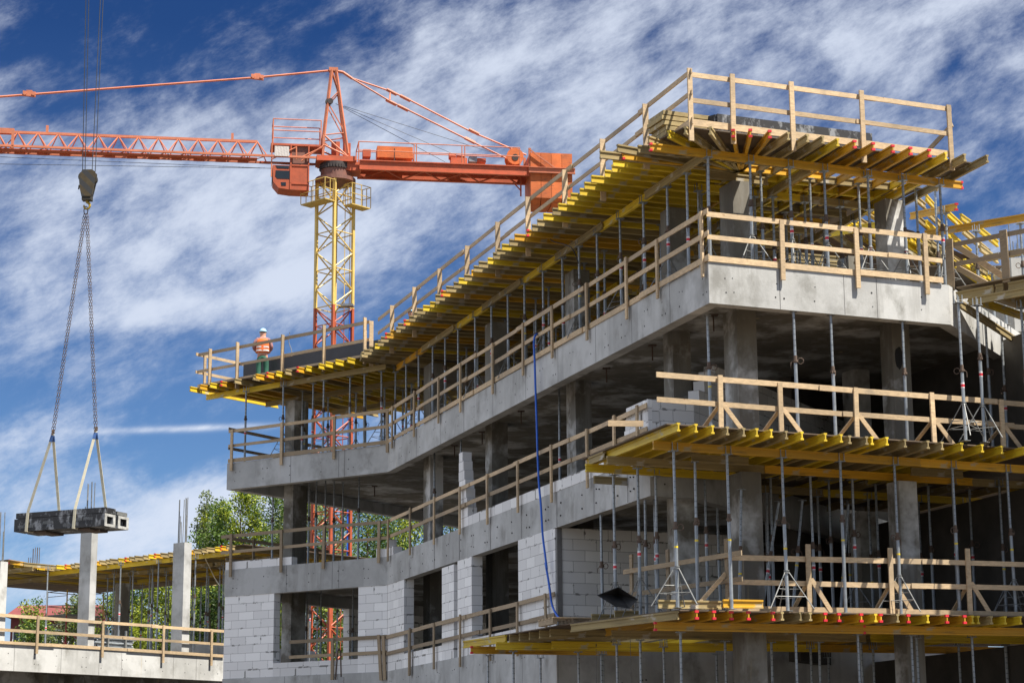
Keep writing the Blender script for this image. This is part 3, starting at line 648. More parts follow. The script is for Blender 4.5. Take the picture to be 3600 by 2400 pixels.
# ------------------------------------------------------------------ steel props
PM = {}
def prop_meshes(h, lower):
    h = round(h, 2); key = (h, round(lower, 2))
    if key in PM: return PM[key]
    lo = lower
    ot = LMB().tube((0, 0, .008), (0, 0, lo), .034, 10).mesh('outer_tube', 'steel', smooth=False)
    mb = LMB().tube((0, 0, lo + .1), (0, 0, h - .008), .0265, 10)
    z = lo + .22
    while z < h - .12:
        for a in (-2.2, -1.1, .2):
            d = V((math.cos(a), math.sin(a), 0)); mb.tube(V((0, 0, z)) + d * .02, V((0, 0, z)) + d * .0275, .008, 6, 1)
        z += .11
    it = mb.mesh('inner_tube', ['steel', 'hole'])
    mb = LMB().tube((0, 0, lo - .02), (0, 0, lo + .13), .037, 10).tube((0, 0, lo), (0, 0, lo + .04), .055, 10)
    pts = [V((.04 + .06 * (1 - math.cos(a)), .0, lo + .02 + .06 * math.sin(a))) for a in [i * math.pi / 4 for i in range(8)]]
    mb.path(pts, .008, 5); mb.path([V((-.05, 0, lo + .02)), V((-.09, -.02, lo - .02)), V((-.09, -.02, lo - .12))], .007, 5)
    co = mb.mesh('collar', 'rust')
    PM[key] = (ot, it, co); return PM[key]
base_me = LMB().box(-.07, -.07, 0, .07, .07, .010).mesh('base_plate', 'steel_old')
plate_me = LMB().box(-.07, -.07, -.010, .07, .07, 0).mesh('head_plate', 'steel_old')
fk = LMB().box(-.08, -.085, -.010, .08, .085, 0)
for x in (-.055, .055):
    for y in (-.058, .058): fk.box(x - .007, y - .007, 0, x + .007, y + .007, .155)
fork_me = fk.mesh('fork_head', 'steel')
st_me = LMB().tube((0, 0, 0), (0, 0, .11), .0355, 10, 1).tube((0, 0, .02), (0, 0, .075), .0365, 10, 0).mesh('sticker', ['sticker_red', 'sticker_white'])
tp_me = LMB().tube((0, 0, 0), (0, 0, .035), .0358, 10).mesh('tape_band', 'tape_yellow')
tri = LMB()
for a in (0.4, 2.5, 4.6):
    d = V((math.cos(a), math.sin(a), 0)); tri.tube(d * .045 + V((0, 0, .72)), d * .50 + V((0, 0, .015)), .011, 6); tri.tube(d * .26 + V((0, 0, .40)), d * .05 + V((0, 0, .40)), .008, 5)
    e = V((math.cos(a + 2.1), math.sin(a + 2.1), 0)); tri.tube(d * .36 + V((0, 0, .25)), e * .36 + V((0, 0, .25)), .007, 5)
for z in (.70, .74): tri.tube((0, 0, z), (0, 0, z + .02), .055, 10)
tri_me = tri.mesh('tripod_stand', 'steel_old')
NPROP = [0]
def prop(x, y, zb, ztp, where, head='plate', ang=0.0, tripod=False, mark=None, lower=None, tilt=None):
    h = round(ztp - zb, 2); lower = lower or round(h * random.choice((.50, .54, .57, .60)), 2)
    ot, it, co = prop_meshes(h, lower)
    o = thing('steel_prop', (x, y, zb), 'steel prop ' + where, 'prop', 'props ' + where, ang)
    if tilt: o.rotation_euler = (tilt[0], tilt[1], ang)
    elif h > 1: o.rotation_euler = (random.uniform(-.006, .006), random.uniform(-.006, .006), ang)
    r = random.uniform(0, 6.28)
    inst('outer_tube', ot, o, rot=(0, 0, 0)); inst('inner_tube', it, o); inst('collar', co, o, rot=(0, 0, r)); inst('base_plate', base_me, o)
    inst('fork_head' if head == 'fork' else 'head_plate', fork_me if head == 'fork' else plate_me, o, (0, 0, h))
    mark = mark if mark is not None else random.choice(('s', 't', 's', None))
    if mark == 's': inst('sticker', st_me, o, (0, 0, lower - random.uniform(.25, .5)))
    if mark == 't': inst('tape_band', tp_me, o, (0, 0, lower - random.uniform(.25, .5)))
    if tripod:
        t = inst('tripod_stand', tri_me, None, (x, y, zb + .012), (0, 0, random.uniform(0, 2)))
        tag(t, 'tripod stand round a prop ' + where, 'tripod', 'tripod stands ' + where)
    NPROP[0] += 1
    return o
angB, angA, angC = BC.ang, AB.ang, CD.ang
# roof storey, front row on the left facade
row1 = [(1390, 1296), (1429, 1265), (1473, 1235), (1521, 1207), (1565, 1170), (1611, 1141), (1671, 1105), (1728, 1068), (1786, 1027), (1844, 990), (1909, 960), (1978, 905), (2036, 858), (2099, 814), (2180, 760), (2262, 709), (2344, 651), (2413, 603)]
for i, (u, v) in enumerate(row1):
    p = BC.at(BC.s_of(u, v, -.32), -.32, 0); prop(p.x, p.y, T3, SJ, 'in the front row of the third floor, left facade', 'fork', angB, i % 2 == 0)
for row, oo, nm in ((0, -2.75, 'second'), (1, -5.3, 'third')):
    s = .9
    while s < 20.8:
        p = BC.at(s + random.uniform(-.15, .15), oo, 0); prop(p.x, p.y, T3, SJ, 'in the %s row deep inside the third floor' % nm, 'fork', angB, random.random() < .35); s += 1.18 + .2 * row
for s in np.arange(1.6, 19.5, 1.25):
    p = BC.at(s, -1.5 + random.uniform(-.3, .3), 0); prop(p.x, p.y, T3, BJ, 'between the stringer rows of the third floor', 'plate', angB, random.random() < .45)
# right facade of the third floor
for u, v in (z3(1430, 1040), z3(1865, 1100), z3(2280, 1150), z4(290, 1210), z4(730, 1250), z4(1100, 1300), z4(1485, 1340)):
    s_ = CD.s_of(u, v, -.48); p = CD.at(s_, -.48, 0); prop(p.x, p.y, T3, SJ - .003, 'in the front row of the third floor, right facade', 'fork', angC, u > 2600)
for s_, oo in ((.75, -1.35), (1.2, -2.62), (2.5, -2.6), (3.2, -1.5), (3.7, -2.6), (4.6, -2.62), (5.3, -2.6), (2.0, -1.4), (4.35, -1.45), (2.9, -3.9), (4.0, -3.9), (5.0, -4.0), (1.8, -4.6), (5.6, -1.2), (3.4, -5.5), (5.2, -5.4)):
    p = CD.at(s_, oo, 0); hd = oo in (-2.6, -2.62)
    prop(p.x, p.y, T3, SJ if hd else BJ, 'inside the third floor behind the right facade', 'fork' if hd else 'plate', angC, random.random() < .5)
# left end of the third floor
for s_, oo in ((.55, -.5), (.75, -2.9), (2.1, -.6), (3.05, -.9), (3.6, -.8), (4.6, -.9), (5.2, -.9), (5.9, -.9), (1.8, -2.9), (3.0, -2.9), (4.2, -2.9), (5.3, -2.9), (6.4, -2.9), (1.9, -5.3), (3.2, -5.4), (4.4, -5.4), (5.6, -5.3), (2.4, -4.0), (3.9, -4.1), (5.0, -4.0), (1.35, -2.2), (1.6, -4.4)):
    p = RAB.at(s_ + 1.5, oo - .1, 0)
    prop(p.x, p.y, T3, SJ if abs(oo + 2.9) < .05 or oo > -1 else BJ, 'at the far left end of the third floor', 'fork' if oo > -1 else 'plate', angA, random.random() < .4)
# second floor
for u, v in (q4(768, 710), q4(1137, 665), q4(1210, 655), q4(1312, 645), q4(1400, 650), q4(1490, 670), q4(1650, 600)):
    p = onz(u, v, SOF3); prop(p.x, p.y, T2, SOF3, 'at the far left end of the second floor', mark=0)
for (u, v), nm in ((q1(672, 340), 'beside the second column behind the second floor rail'), (q1(940, 185), 'rising behind the block pillar on the second floor'), (zc(1435, 215), 'under the near corner of the third floor slab'), (q1(1955, -240), 'standing between the blue hose and the column on the second floor')):
    p = onz(u, v, B3 + (.35 if 'second column' in nm else .2)); prop(p.x, p.y, T2, SOF3 if 'corner' not in nm else B3, nm)
for u, v in (zc(2330, 400), zm(355, 315), zm(1087, 385)):
    p = onz(u, v, B3); p = CD.at(CD.s_of(u, v, -.1), -.1, 0); prop(p.x, p.y, 6.52, B3, 'under the sunlit edge beam on the upper right deck', mark=0)
for (u, v), zt_ in ((zm(1672, 190), 9.28), (zm(1865, 215), 9.28), (zm(1955, 350), 9.5), (zm(2110, 450), 9.5), (zm(2215, 790), 9.2), (zm(2325, 245), 9.28)):
    p = onz(u, v, zt_); prop(p.x, p.y, 6.52, zt_, 'under the right wing formwork above the upper right deck', 'fork', angC, u < 3450)
# first floor
for u, v in (r1(1265, 605), r1(1590, 580), r1(1110, 640)):
    p = onz(u, v, B2 + .3); prop(p.x, p.y, T1, SOF2, 'inside the left window opening of the first floor', mark=0)

# ------------------------------------------------------------------ right-hand decks
Z2D, Z1D = 6.46, 3.20
P2 = Frame((2.81, 36.83), (10.09, 39.96)); P1 = Frame((3.04, 38.25), (9.96, 40.27))
n2 = V((P2.n.x, P2.n.y, 0)); t2v = V((P2.t.x, P2.t.y, 0)); n1 = V((P1.n.x, P1.n.y, 0)); t1v = V((P1.t.x, P1.t.y, 0))
bk = -tBC
def deck(fr, front, back, z, label, m='ply'):
    pts = [(p.x, p.y) for p in front]; mb = MB().prism(pts, z - .022, z); return tag(mb.build('plywood_deck', m), label, 'deck')
deck(P2, [P2.at(0, 0, 0), P2.at(12.5, 0, 0), P2.at(12.5, 0, 0) + bk * 9, P2.at(5.0, 0, 0) + bk * 9, P2.at(3, 0, 0) + bk * 4.6, P2.at(0, 0, 0) + bk * 4.3], None, Z2D, 'plywood deck of the upper right formwork platform')
P1L = [V((3.04, 38.25, 0)), V((1.1, 41.35, 0)), V((-1.12, 46.2, 0))]
deck(P1, [P1L[0], P1.at(12.5, 0, 0), P1.at(12.5, 0, 0) + bk * 8, P1.at(4.0, 0, 0) + bk * 7.5, V((3.1, 42.0, 0)), V((2.7, 40.9, 0)), V((.95, 46.0, 0)), P1L[2], P1L[1]], None, Z1D, 'plywood deck of the lower right formwork platform')
zb2 = Z2D - .022 - .16
k2 = ['yellow', 'yellow', 'yellow', 'grey', 'grey', 'yellow', 'yellow', 'grey', 'yellow', 'yellow', 'yellow', 'grey', 'grey', 'yellow', 'yellow', 'grey', 'grey', 'grey', 'yellow', 'yellow', 'yellow', 'yellow', 'yellow', 'grey', 'yellow', 'grey']
u2 = [q2(1130, 150), q2(1310, 175), q2(1490, 190), q2(1648, 190), q2(1825, 200), q2(1943, 205), q2(2090, 212), q2(2258, 220), q3(62, 232), q3(297, 250), q3(462, 255), q3(573, 262), q3(738, 262), q3(788, 270), q3(927, 293), q3(1140, 298), q3(1370, 300), q3(1522, 325), q3(1710, 330), q3(1928, 345), q3(2135, 358), q3(2345, 375)]
ss = [P2.s_of(u, v, .24) for u, v in u2] + [10.4, 10.9, 11.4]
for s_, kd in zip(ss, k2):
    hbeam(P2.at(s_, .24 + random.uniform(-.03, .05) - (.05 if kd == 'grey' else 0), zb2), bk, 4.5, kd, 'pointing outwards under the edge of the upper right deck')
for k in range(9): hbeam(P2.at(2.0 + k * 1.05, -3.9, zb2), bk, 4.5, pick((.5, .1, .4))[0], 'in the rear field under the upper right deck')
zs2 = zb2 - .16
so = P2.s_of(*q2(870, 290), -.86)
hbeam(P2.at(so, -.86, zs2), t2v, 5.9, 'orange', 'as the front left stringer under the upper right deck'); hbeam(P2.at(so + 5.75, -.88, zs2 + .0), t2v, 6.0, 'orange', 'as the front right stringer under the upper right deck')
hbeam(V((1.83, 39.40, zs2)), t2v, 3.6, 'grey', 'as the left stringer of the second row under the upper right deck'); hbeam(V((1.83, 39.40, zs2)) + t2v * 3.5 + n2 * .03, t2v, 5, 'orange', 'as the middle stringer of the second row under the upper right deck'); hbeam(V((1.83, 39.40, zs2)) + t2v * 8.3, t2v, 4.5, 'grey', 'as the right stringer of the second row under the upper right deck')
hbeam(V((1.45, 40.39, zs2)), t2v, 3.9, 'yellow', 'as the lowest left stringer over the second floor edge beam')
hbeam(P2.at(1.55, -1.95, zs2 + .0), t2v, 1.25, 'grey', 'on the left column head under the upper right deck'); hbeam(P2.at(6.55, -1.9, zs2), t2v, 1.25, 'grey', 'on the right column head under the upper right deck')
hbeam(P2.at(1.0, -5.2, zs2), t2v, 5.5, 'grey', 'as the left stringer of the third row under the upper right deck'); hbeam(P2.at(6.2, -5.25, zs2), t2v, 5.5, 'yellow', 'as the right stringer of the third row under the upper right deck')
hbeam(V((1.78, 39.88, zb2)) + bk * .75, -bk, .8, 'grey', 'as end joist at the left tip of the upper right deck')
for x, y in ((3.09, 37.69), (4.13, 38.14), (5.22, 38.65), (6.38, 39.18), (7.56, 39.6), (8.82, 40.12), (10.05, 40.64)):
    s_ = (V((x, y)) - P2.P).dot(P2.t); p = P2.at(s_, -.87, 0); prop(p.x, p.y, Z1D, zs2, 'in the front row on the lower right deck', 'fork', P2.ang, x in (3.09, 5.22, 7.56, 10.05), 't')
for u, v in (q2(710, 525), q2(460, 595), q2(893, 605), q3(143, 610), q3(570, 640), q3(1610, 690), q3(2095, 712)):
    p = onz(u, v, zs2); prop(p.x, p.y, Z1D, zs2, 'in the second row on the lower right deck', 'fork', P2.ang, random.random() < .4, random.choice(('t', 's')))
for s_, oo in ((2.4, -5.2), (3.9, -5.2), (5.1, -5.2), (6.4, -5.25), (7.7, -5.25), (9.0, -5.25), (10.2, -5.25), (3.0, -4.1), (4.6, -4.2), (5.9, -4.0), (7.2, -4.2), (8.4, -4.0), (9.6, -4.2), (3.5, -6.6), (6.0, -6.8), (8.0, -6.6), (9.4, -6.8)):
    p = P2.at(s_, oo, 0); prop(p.x, p.y, Z1D, zs2 if oo < -5 and oo > -5.4 else zb2, 'in the shade at the back of the lower right deck', 'fork' if -5.4 < oo < -5 else 'plate', P2.ang)
for (u, v), zb in ((q2(333, 990), T1), (q2(780, 840), T1), (q2(1300, 630), T1)):
    p = onz(u, v, B2 + .02); prop(p.x, p.y, T1, B2 if u < 2200 else SOF2, 'by the recessed block wall under the second floor edge beam')
for s_, oo, tl in ((4.35, -3.1, (0, .14)), (3.9, -3.6, (.1, .16)), (5.6, -3.3, (0, .13)), (2.7, -2.3, (0, .05))):
    p = P2.at(s_, oo, 0); prop(p.x, p.y, Z1D, 5.7, 'leaning crookedly in the shade of the lower right deck', 'plate', P2.ang, tilt=tl)
# lower deck beams
zb1 = Z1D - .182
u1 = [(r3(1030, 895), 'o'), (r3(1205, 905), 'o'), (r3(1395, 905), 'o'), (r3(1560, 915), 'o'), (r3(1825, 915), 'o'), (r3(1905, 915), 'g'), (r3(2095, 905), 'g'), (r3(2195, 915), 'g'), (r4(300, 915), 'o'), (r4(447, 920), 'o'), (r4(675, 925), 'o'), (r4(815, 930), 'y'), (r4(875, 930), 'o'), (r4(1040, 935), 'g'), (r4(1168, 940), 'o'), (r4(1360, 945), 'y'), (r4(1552, 955), 'o'), (r4(1740, 955), 'o'), (r4(1822, 960), 'y'), (r4(1890, 960), 'y'), (r4(2025, 965), 'g'), (r4(2165, 968), 'y'), (r4(2310, 975), 'y')]
KM = {'o': 'orange', 'y': 'yellow', 'g': 'grey'}
for (u, v), kk in u1:
    s_ = P1.s_of(u, v, .14); hbeam(P1.at(s_, .14 + random.uniform(-.03, .05), zb1), bk, 4.5, KM[kk], 'pointing outwards under the edge of the lower right deck', kk == 'o')
for s_ in (9.4, 9.8, 10.3, 10.9): hbeam(P1.at(s_, 0, zb1), bk, 4.5, 'yellow', 'pointing outwards under the edge of the lower right deck')
d0 = (P1L[1] - P1L[0]); hbeam(P1L[0] + V((0, 0, zb1)), d0, d0.length - .1, 'grey', 'as the near slanting edge beam of the lower right deck')
q0, q1_ = V((-1.11, 45.85, zb1)), V((-.17, 44.08, zb1)); hbeam(q1_, q0 - q1_, (q0 - q1_).length, 'yellow', 'as the far left edge beam of the lower right deck')
for k in range(5):
    a = V((-.10, 44.0, zb1)) + V((.50, -.87, 0)) * (k * .42); hbeam(a, V((.93, .38, 0)), 2.0, 'grey', 'as cross beam at the left edge of the lower right deck')
zs1 = zb1 - .16
def sP(u, v): p = onz(u, v, zs1); return V((p.x, p.y, zs1))
hbeam(P1.at(P1.s_of(*r3(590, 1000), -.66), -.66, zs1), t1v, 4.3, 'orange', 'as the front left stringer under the lower right deck', 1); hbeam(P1.at(P1.s_of(*r3(590, 1000), -.66) + 4.3, -.66, zs1), t1v, 3.6, 'orange', 'as the front middle stringer under the lower right deck', 1); hbeam(P1.at(P1.s_of(*r3(590, 1000), -.66) + 7.9, -.66, zs1), t1v, 3.4, 'grey', 'as the front right stringer under the lower right deck')
hbeam(sP(*r3(150, 1105)), t1v, 5.6, 'grey', 'as the left stringer of the second row under the lower right deck'); hbeam(sP(*r3(150, 1105)) + t1v * 5.5, t1v, 5, 'yellow', 'as the right stringer of the second row under the lower right deck')
hbeam(V((.80, 43.78, zs1)), t1v, 6.2, 'yellow', 'as the left stringer of the third row under the lower right deck'); hbeam(V((.80, 43.78, zs1)) + t1v * 6.1, t1v, 6, 'orange', 'as the right stringer of the third row under the lower right deck')
hbeam(V((-.39, 43.97, zs1)), t1v, 5.0, 'yellow', 'as the left stringer of the rear row under the lower right deck'); hbeam(V((-.95, 45.21, zs1)), V((.95, .31, 0)), 4.0, 'orange', 'as the far left stringer of the lower right deck', 1)
for k in range(7): hbeam(P1.at(1.6 + k * 1.1, -3.6, zb1), bk, 4.5, pick((.5, .2, .3))[0], 'in the rear field under the lower right deck')
for u, v, wh in [r3(850, 1040) + (0,), r3(2050, 1055) + (0,), r4(1190, 1075) + (0,), r4(1825, 1090) + (0,), r3(445, 1120) + (1,), r3(1320, 1135) + (1,), r3(210, 1165) + (1,), r3(1800, 1145) + (1,), r4(630, 1065) + (0,), r4(2160, 1180) + (1,), r4(220, 1145) + (1,), r4(680, 1150) + (1,), r4(1680, 1170) + (1,), r4(150, 1205) + (2,), r4(790, 1215) + (2,), r3(690, 1190) + (2,), r3(2215, 1205) + (2,), r2(920, 1280) + (3,), r2(1187, 1240) + (3,), r2(1465, 1305) + (3,), r2(1868, 1245) + (3,), r2(2105, 1265) + (3,), r3(50, 1270) + (3,), r3(1235, 1265) + (2,), r4(320, 1300) + (2,), r4(1240, 1100) + (1,), r4(2160, 1180) + (2,)]:
    p = onz(u, v, zs1); prop(p.x, p.y, GZ + .0, zs1, ('in the front row under the lower right deck', 'in the second row under the lower right deck', 'in the rear rows under the lower right deck', 'under the far left end of the lower right deck')[wh], 'fork', P1.ang, False, 0, lower=2.0)

# rails on the decks
e2 = .25
pp = [P2.s_of(*zc(1545, 955), -e2), P2.s_of(*zc(2165, 990), -e2), P2.s_of(*zm(590, 1050), -e2), P2.s_of(*zm(1385, 1100), -e2), P2.s_of(*zm(2095, 1155), -e2), P2.s_of(*zm(2900, 1210), -e2)]
railing('sunlit timber guard rail with raking braces on the upper right deck', P2, -e2, P2.s_of(*zc(905, 945), -e2), 11.6, pp, P2.z_of(*zc(1545, 985), -e2), P2.z_of(*zc(1545, 1235), -e2), None, Z2D, P2.z_of(*zc(1545, 955), -e2), braces=True)
W_ = MB().bar(P2.at(P2.s_of(*zc(680, 1430), -.1), -1.2, Z2D + .16), P2.at(P2.s_of(*zc(950, 1440), -.2), -.9, Z2D + .14), .11, .03)
tag(W_.build('plank', 'board', origin=P2.at(0, -1.1, Z2D)), 'short loose timber plank at the left tip of the upper right deck', 'plank')
pp = [P1.s_of(*r3(2160, 150), -e2), P1.s_of(*r4(950, 180), -e2), P1.s_of(*r4(1750, 200), -e2), P1.s_of(*r4(2560, 230), -e2)]
z1t = P1.z_of(*r3(2160, 285), -e2); z1m = P1.z_of(*r3(2160, 540), -e2)
railing('bright timber guard rail with raking braces along the front of the lower right deck', P1, -e2, P1.s_of(*r3(1340, 270), -e2), 11.8, pp, z1t, z1m, Z1D + .06, Z1D, P1.z_of(*r3(2160, 150), -e2), braces=True, toe_h=.1)
LE = Frame(P1L[0] + V((.0, 0, 0)) + (P1L[1] - P1L[0]).normalized() * -.1, P1L[1])   # slanting left edge
le = -.45
LEf = Frame((P1.at(P1.s_of(*r3(1315, 300), -e2), -e2, 0).x, P1.at(P1.s_of(*r3(1315, 300), -e2), -e2, 0).y), (2.95 - .5, 41.4))
lp = [0.0, LEf.s_of(*r3(710, 300)), LEf.s_of(*r3(330, 400))]
railing('brown guard rail running inwards on the lower right deck beside the black tub', LEf, 0, -.55, LEf.s_of(*r3(275, 510)), lp, z1t + .02, z1m + .02, None, Z1D, z1t + .35, m='board_old')
cr_ = [o for o in bpy.data.objects if o.name.startswith('guard_rail')][-1]
MB().bar(LEf.at(.02, .03, Z1D + .72), P1.at(P1.s_of(*r3(1010, 790), -.1), -.15, Z1D + .02), .08, .03).build('brace', 'board', cr_)

# black mixing tub, pallet, loose boards on the lower deck
tb = MB(); tl, tt, tr2, tbm = onz(*r3(0, 655), Z1D + .42), 0, 0, 0
def tubp(x, y, dy=0.0): return ond(*r3(x, y), 39.6 + dy)
P_ = [tubp(0, 655), tubp(215, 572, .15), tubp(420, 700), tubp(330, 790, -.1), tubp(190, 775, -.15), tubp(215, 650, .55)]
tb.v = P_ + [p + V((.0, -.015, -.012)) for p in P_]
for f in ((0, 1, 5), (1, 2, 5), (2, 3, 5), (3, 4, 5), (4, 0, 5)): tb.face(f); tb.face([6 + i for i in f[::-1]])
for i in range(5): j = (i + 1) % 5; tb.face((i, i + 6, j + 6, j))
c = V((P_[4].x, P_[4].y, Z1D))
tag(tb.build('mixing_tub', 'tub', origin=(c.x, c.y, Z1D)), 'grimy black sheet metal hopper tipped over on the lower right deck by the block wall', 'tub')
pl = onz(*r2(1840, 960), Z1D); pal = thing('pallet', (pl.x, pl.y, Z1D), 'wooden pallet lying at the left end of the lower right deck', 'pallet')
for k in range(5): MB().bar(pl + t1v * -.5 + bk * (k * .2) + V((0, 0, .13)), pl + t1v * .5 + bk * (k * .2) + V((0, 0, .13)), .022, .11, up=V((0, 0, 1))).build('slat', 'board', pal)
for k in (-.45, 0, .45): MB().bar(pl + t1v * k + V((0, 0, .06)), pl + t1v * k + bk * .85 + V((0, 0, .06)), .11, .09).build('bearer', 'board_old', pal)
def loose(p, d, L, kind, lab): hbeam(p, d, L, kind, lab, 0, 'loose beams on the right decks')
loose(onz(*r2(2000, 935), Z1D + .02), t1v, .8, 'grey', 'lying loose between the pallet and the black tub'); loose(onz(*r3(180, 900), Z1D + .01), t1v, .5, 'grey', 'lying loose in front of the black tub'); loose(onz(*r3(630, 795), Z1D + .02), t1v, 1.25, 'grey', 'lying loose along the lower right deck under the crossed braces'); loose(onz(*r3(1300, 790), Z1D + .03) , t1v, .8, 'orange', 'lying loose behind the corner post of the lower right deck')
for k in range(9):
    a = P1.at(3.6 + k * .85 + random.uniform(-.1, .1), -random.uniform(.5, 1.2), Z1D + .02 + .02 * (k % 2)); mb = MB(); mb.bar(a, a + t1v * random.uniform(.5, 1.3) + bk * random.uniform(-.1, .1), .035, .14)
    tag(mb.build('plank', 'board', origin=a), 'short offcut plank scattered along the front of the lower right deck', 'plank', 'offcut planks on the lower right deck')
for k in range(5):
    a = P2.at(2.2 + k * 1.5, -random.uniform(.25, .7), Z2D + .02); mb = MB(); mb.bar(a, a + t2v * random.uniform(.8, 1.5) + bk * random.uniform(-.1, .1), .03, .12)
    tag(mb.build('plank', 'board', origin=a), 'offcut plank lying along the front of the upper right deck', 'plank', 'offcut planks on the upper right deck')

# ------------------------------------------------------------------ right wing: collapsed ramp formwork and its timber
wy = 46.0
def wpt(u, v, y): p = ond(u, v, y); return p
def wbeam(a, b, kind, lab, caps=0, extra=0):
    d = b - a; hbeam(a - d.normalized() * extra, d, d.length + 2 * extra, kind, lab, caps, 'tilted beams of the right wing')
x7 = lambda x, y: (2800 + x / 2.94, 600 + y / 2.94)
wbeam(wpt(*x7(1330, 690), 45), wpt(*x7(2600, 480), 43), 'orange', 'as the long upper stringer of the right wing against the sky')
wbeam(wpt(*x7(1655, 410), 43.5), wpt(*x7(1180, 505), 46), 'orange', 'as the short stringer sticking out above the right rail', 1)
wbeam(wpt(*x7(1940, 945), 46), wpt(*x7(2600, 830), 44), 'grey', 'as the lower stringer of the right wing')
wbeam(wpt(*x7(300, 690), 47), wpt(*x7(1000, 570), 46), 'yellow', 'as the inner stringer behind the right concrete column')
ramp = [((1225, 310), (1330, 400), 'grey'), ((1340, 310), (1420, 400), 'yellow'), ((1250, 520), (1480, 720), 'grey'), ((1370, 480), (1660, 760), 'grey'), ((1540, 455), (1720, 620), 'yellow'), ((1700, 510), (1800, 580), 'yellow'), ((1720, 650), (1990, 880), 'grey'), ((1880, 630), (2080, 790), 'yellow'), ((1900, 830), (2080, 960), 'grey'), ((1280, 740), (1420, 850), 'yellow'), ((1340, 570), (1500, 720), 'yellow'), ((1560, 680), (1800, 880), 'yellow'),
        ((560, 345), (930, 590), 'grey'), ((400, 380), (760, 620), 'grey'), ((200, 420), (620, 700), 'grey'), ((700, 380), (960, 540), 'yellow'), ((100, 460), (520, 760), 'grey'), ((300, 640), (700, 900), 'grey'), ((520, 600), (860, 840), 'yellow'), ((640, 820), (1000, 1030), 'grey'), ((150, 690), (420, 860), 'grey')]
rnd7 = random.Random(3)
for k in range(22):
    x = 60 + k * 66 + rnd7.uniform(-20, 20); y = 395 + k * 21 + rnd7.uniform(-30, 60); L7 = rnd7.uniform(280, 420)
    ramp.append(((x, y), (x + L7, y + L7 * .66), rnd7.choice(('grey', 'grey', 'yellow'))))
for k in range(8):
    x = 1250 + k * 120; y = 800 + k * 45 + rnd7.uniform(-30, 50); ramp.append(((x, y), (x + 300, y + 210), rnd7.choice(('grey', 'yellow'))))
rs = [wpt(*x7(*q), y) for q, y in (((-100, 330), 51), ((1200, 620), 51), ((1650, 830), 50.5), ((2100, 1040), 50), ((2700, 1300), 50), ((2700, 1500), 52.5), ((-100, 1500), 54))]
mb = MB(); mb.v = rs + [p + V((0, .03, -.01)) for p in rs]; mb.face(range(7)); mb.face([7 + i for i in range(7)][::-1])
for i in range(7): j = (i + 1) % 7; mb.face((i, i + 7, j + 7, j))
tag(mb.build('ramp_formwork', 'ply', origin=rs[0]), 'dark tilted plywood of the ramp formwork behind the right columns', 'formwork')
for a, b, kd in ramp:
    ya = 47.6 if a[0] > 1000 else 48.6
    wbeam(wpt(*x7(*a), ya), wpt(*x7(*b), ya + 1.0), kd, 'sloping down to the right in the untidy right wing')
mb = MB().bar(wpt(*x7(1640, 770), 42.6), wpt(*x7(2310, 1205), 41.8), .13, .04); tag(mb.build('plank', 'board', origin=wpt(*x7(1640, 770), 42.6)), 'long pale plank sloping down behind the right wing rail', 'plank')
mb = MB().bar(wpt(*x7(1660, 1000), 42.6), wpt(*x7(1990, 1180), 41.8), .12, .04); tag(mb.build('plank', 'board', origin=wpt(*x7(1660, 1000), 42.6)), 'short pale plank sloping down behind the thick right corner post', 'plank')
rw = Frame((wpt(*x7(1610, 1200), 40.6).x, wpt(*x7(1610, 1200), 40.6).y), (wpt(*x7(2170, 1240), 39.8).x, wpt(*x7(2170, 1240), 39.8).y))
zr = rw.z_of(*x7(1650, 760)); zq = rw.z_of(*x7(1650, 965)); zbm = rw.z_of(*x7(1640, 1250))
railing('weathered timber guard rail with thick posts on the right wing', rw, 0, .0, 3.4, [0, rw.s_of(*x7(2170, 900)), 3.2], zr, zq, None, zbm, zr + .10, m='board_old', pw=.16)
# wing platform: short deck pieces on beams
dz_ = rw.z_of(*x7(1640, 1215))
for a, b, kd in (((1670, 1280), (2060, 1295), 'grey'), ((2080, 1290), (2160, 1295), 'grey'), ((2215, 1310), (2420, 1330), 'grey')):
    p = rw.at(rw.s_of(*x7(*a)), .06, dz_ - .26); q = rw.at(rw.s_of(*x7(*b)), .06, dz_ - .26); hbeam(p, q - p, (q - p).length, kd, 'as a short edge beam under the right wing walkway')
pz = dz_ - .50
p = rw.at(.55, .35, pz); hbeam(p, V((rw.t.x, rw.t.y, 0)), 3.6, 'grey', 'as the lower stringer under the right wing walkway')
p = onz(3341, 1060, pz - .05); hbeam(V((8.98, 39.95, pz - .05)), DFd.to_3d(), 4.2, 'grey', 'running back beside the shaded edge beam of the right wing')
for k in range(6):
    p = rw.at(.3 + k * .6, -.3 , pz + .2); hbeam(p + V((rw.n.x, rw.n.y, 0)) * .2, V((-rw.n.x, -rw.n.y, 0)), 4.5, pick((.3, .0, .7))[0], 'as a joist under the right wing walkway')
mb = MB().prism([tuple(rw.at(.15, .1, 0)[:2]), tuple(rw.at(6, .1, 0)[:2]), tuple(rw.at(6, -7, 0)[:2]), tuple(rw.at(.15, -2.4, 0)[:2])], dz_ - .03, dz_ - .005); tag(mb.build('plywood_deck', 'board_old'), 'small plywood walkway of the right wing beside the thick post', 'deck')
for (u, v) in (x7(1850, 630), x7(2310, 545), x7(1500, 440), x7(1430, 200), x7(1540, 440), x7(2020, 1060), x7(2130, 900)):
    p = ond(u, v, 44.0); prop(p.x, p.y, dz_, p.z, 'standing among the tilted beams of the right wing', 'fork', .2, mark=0)
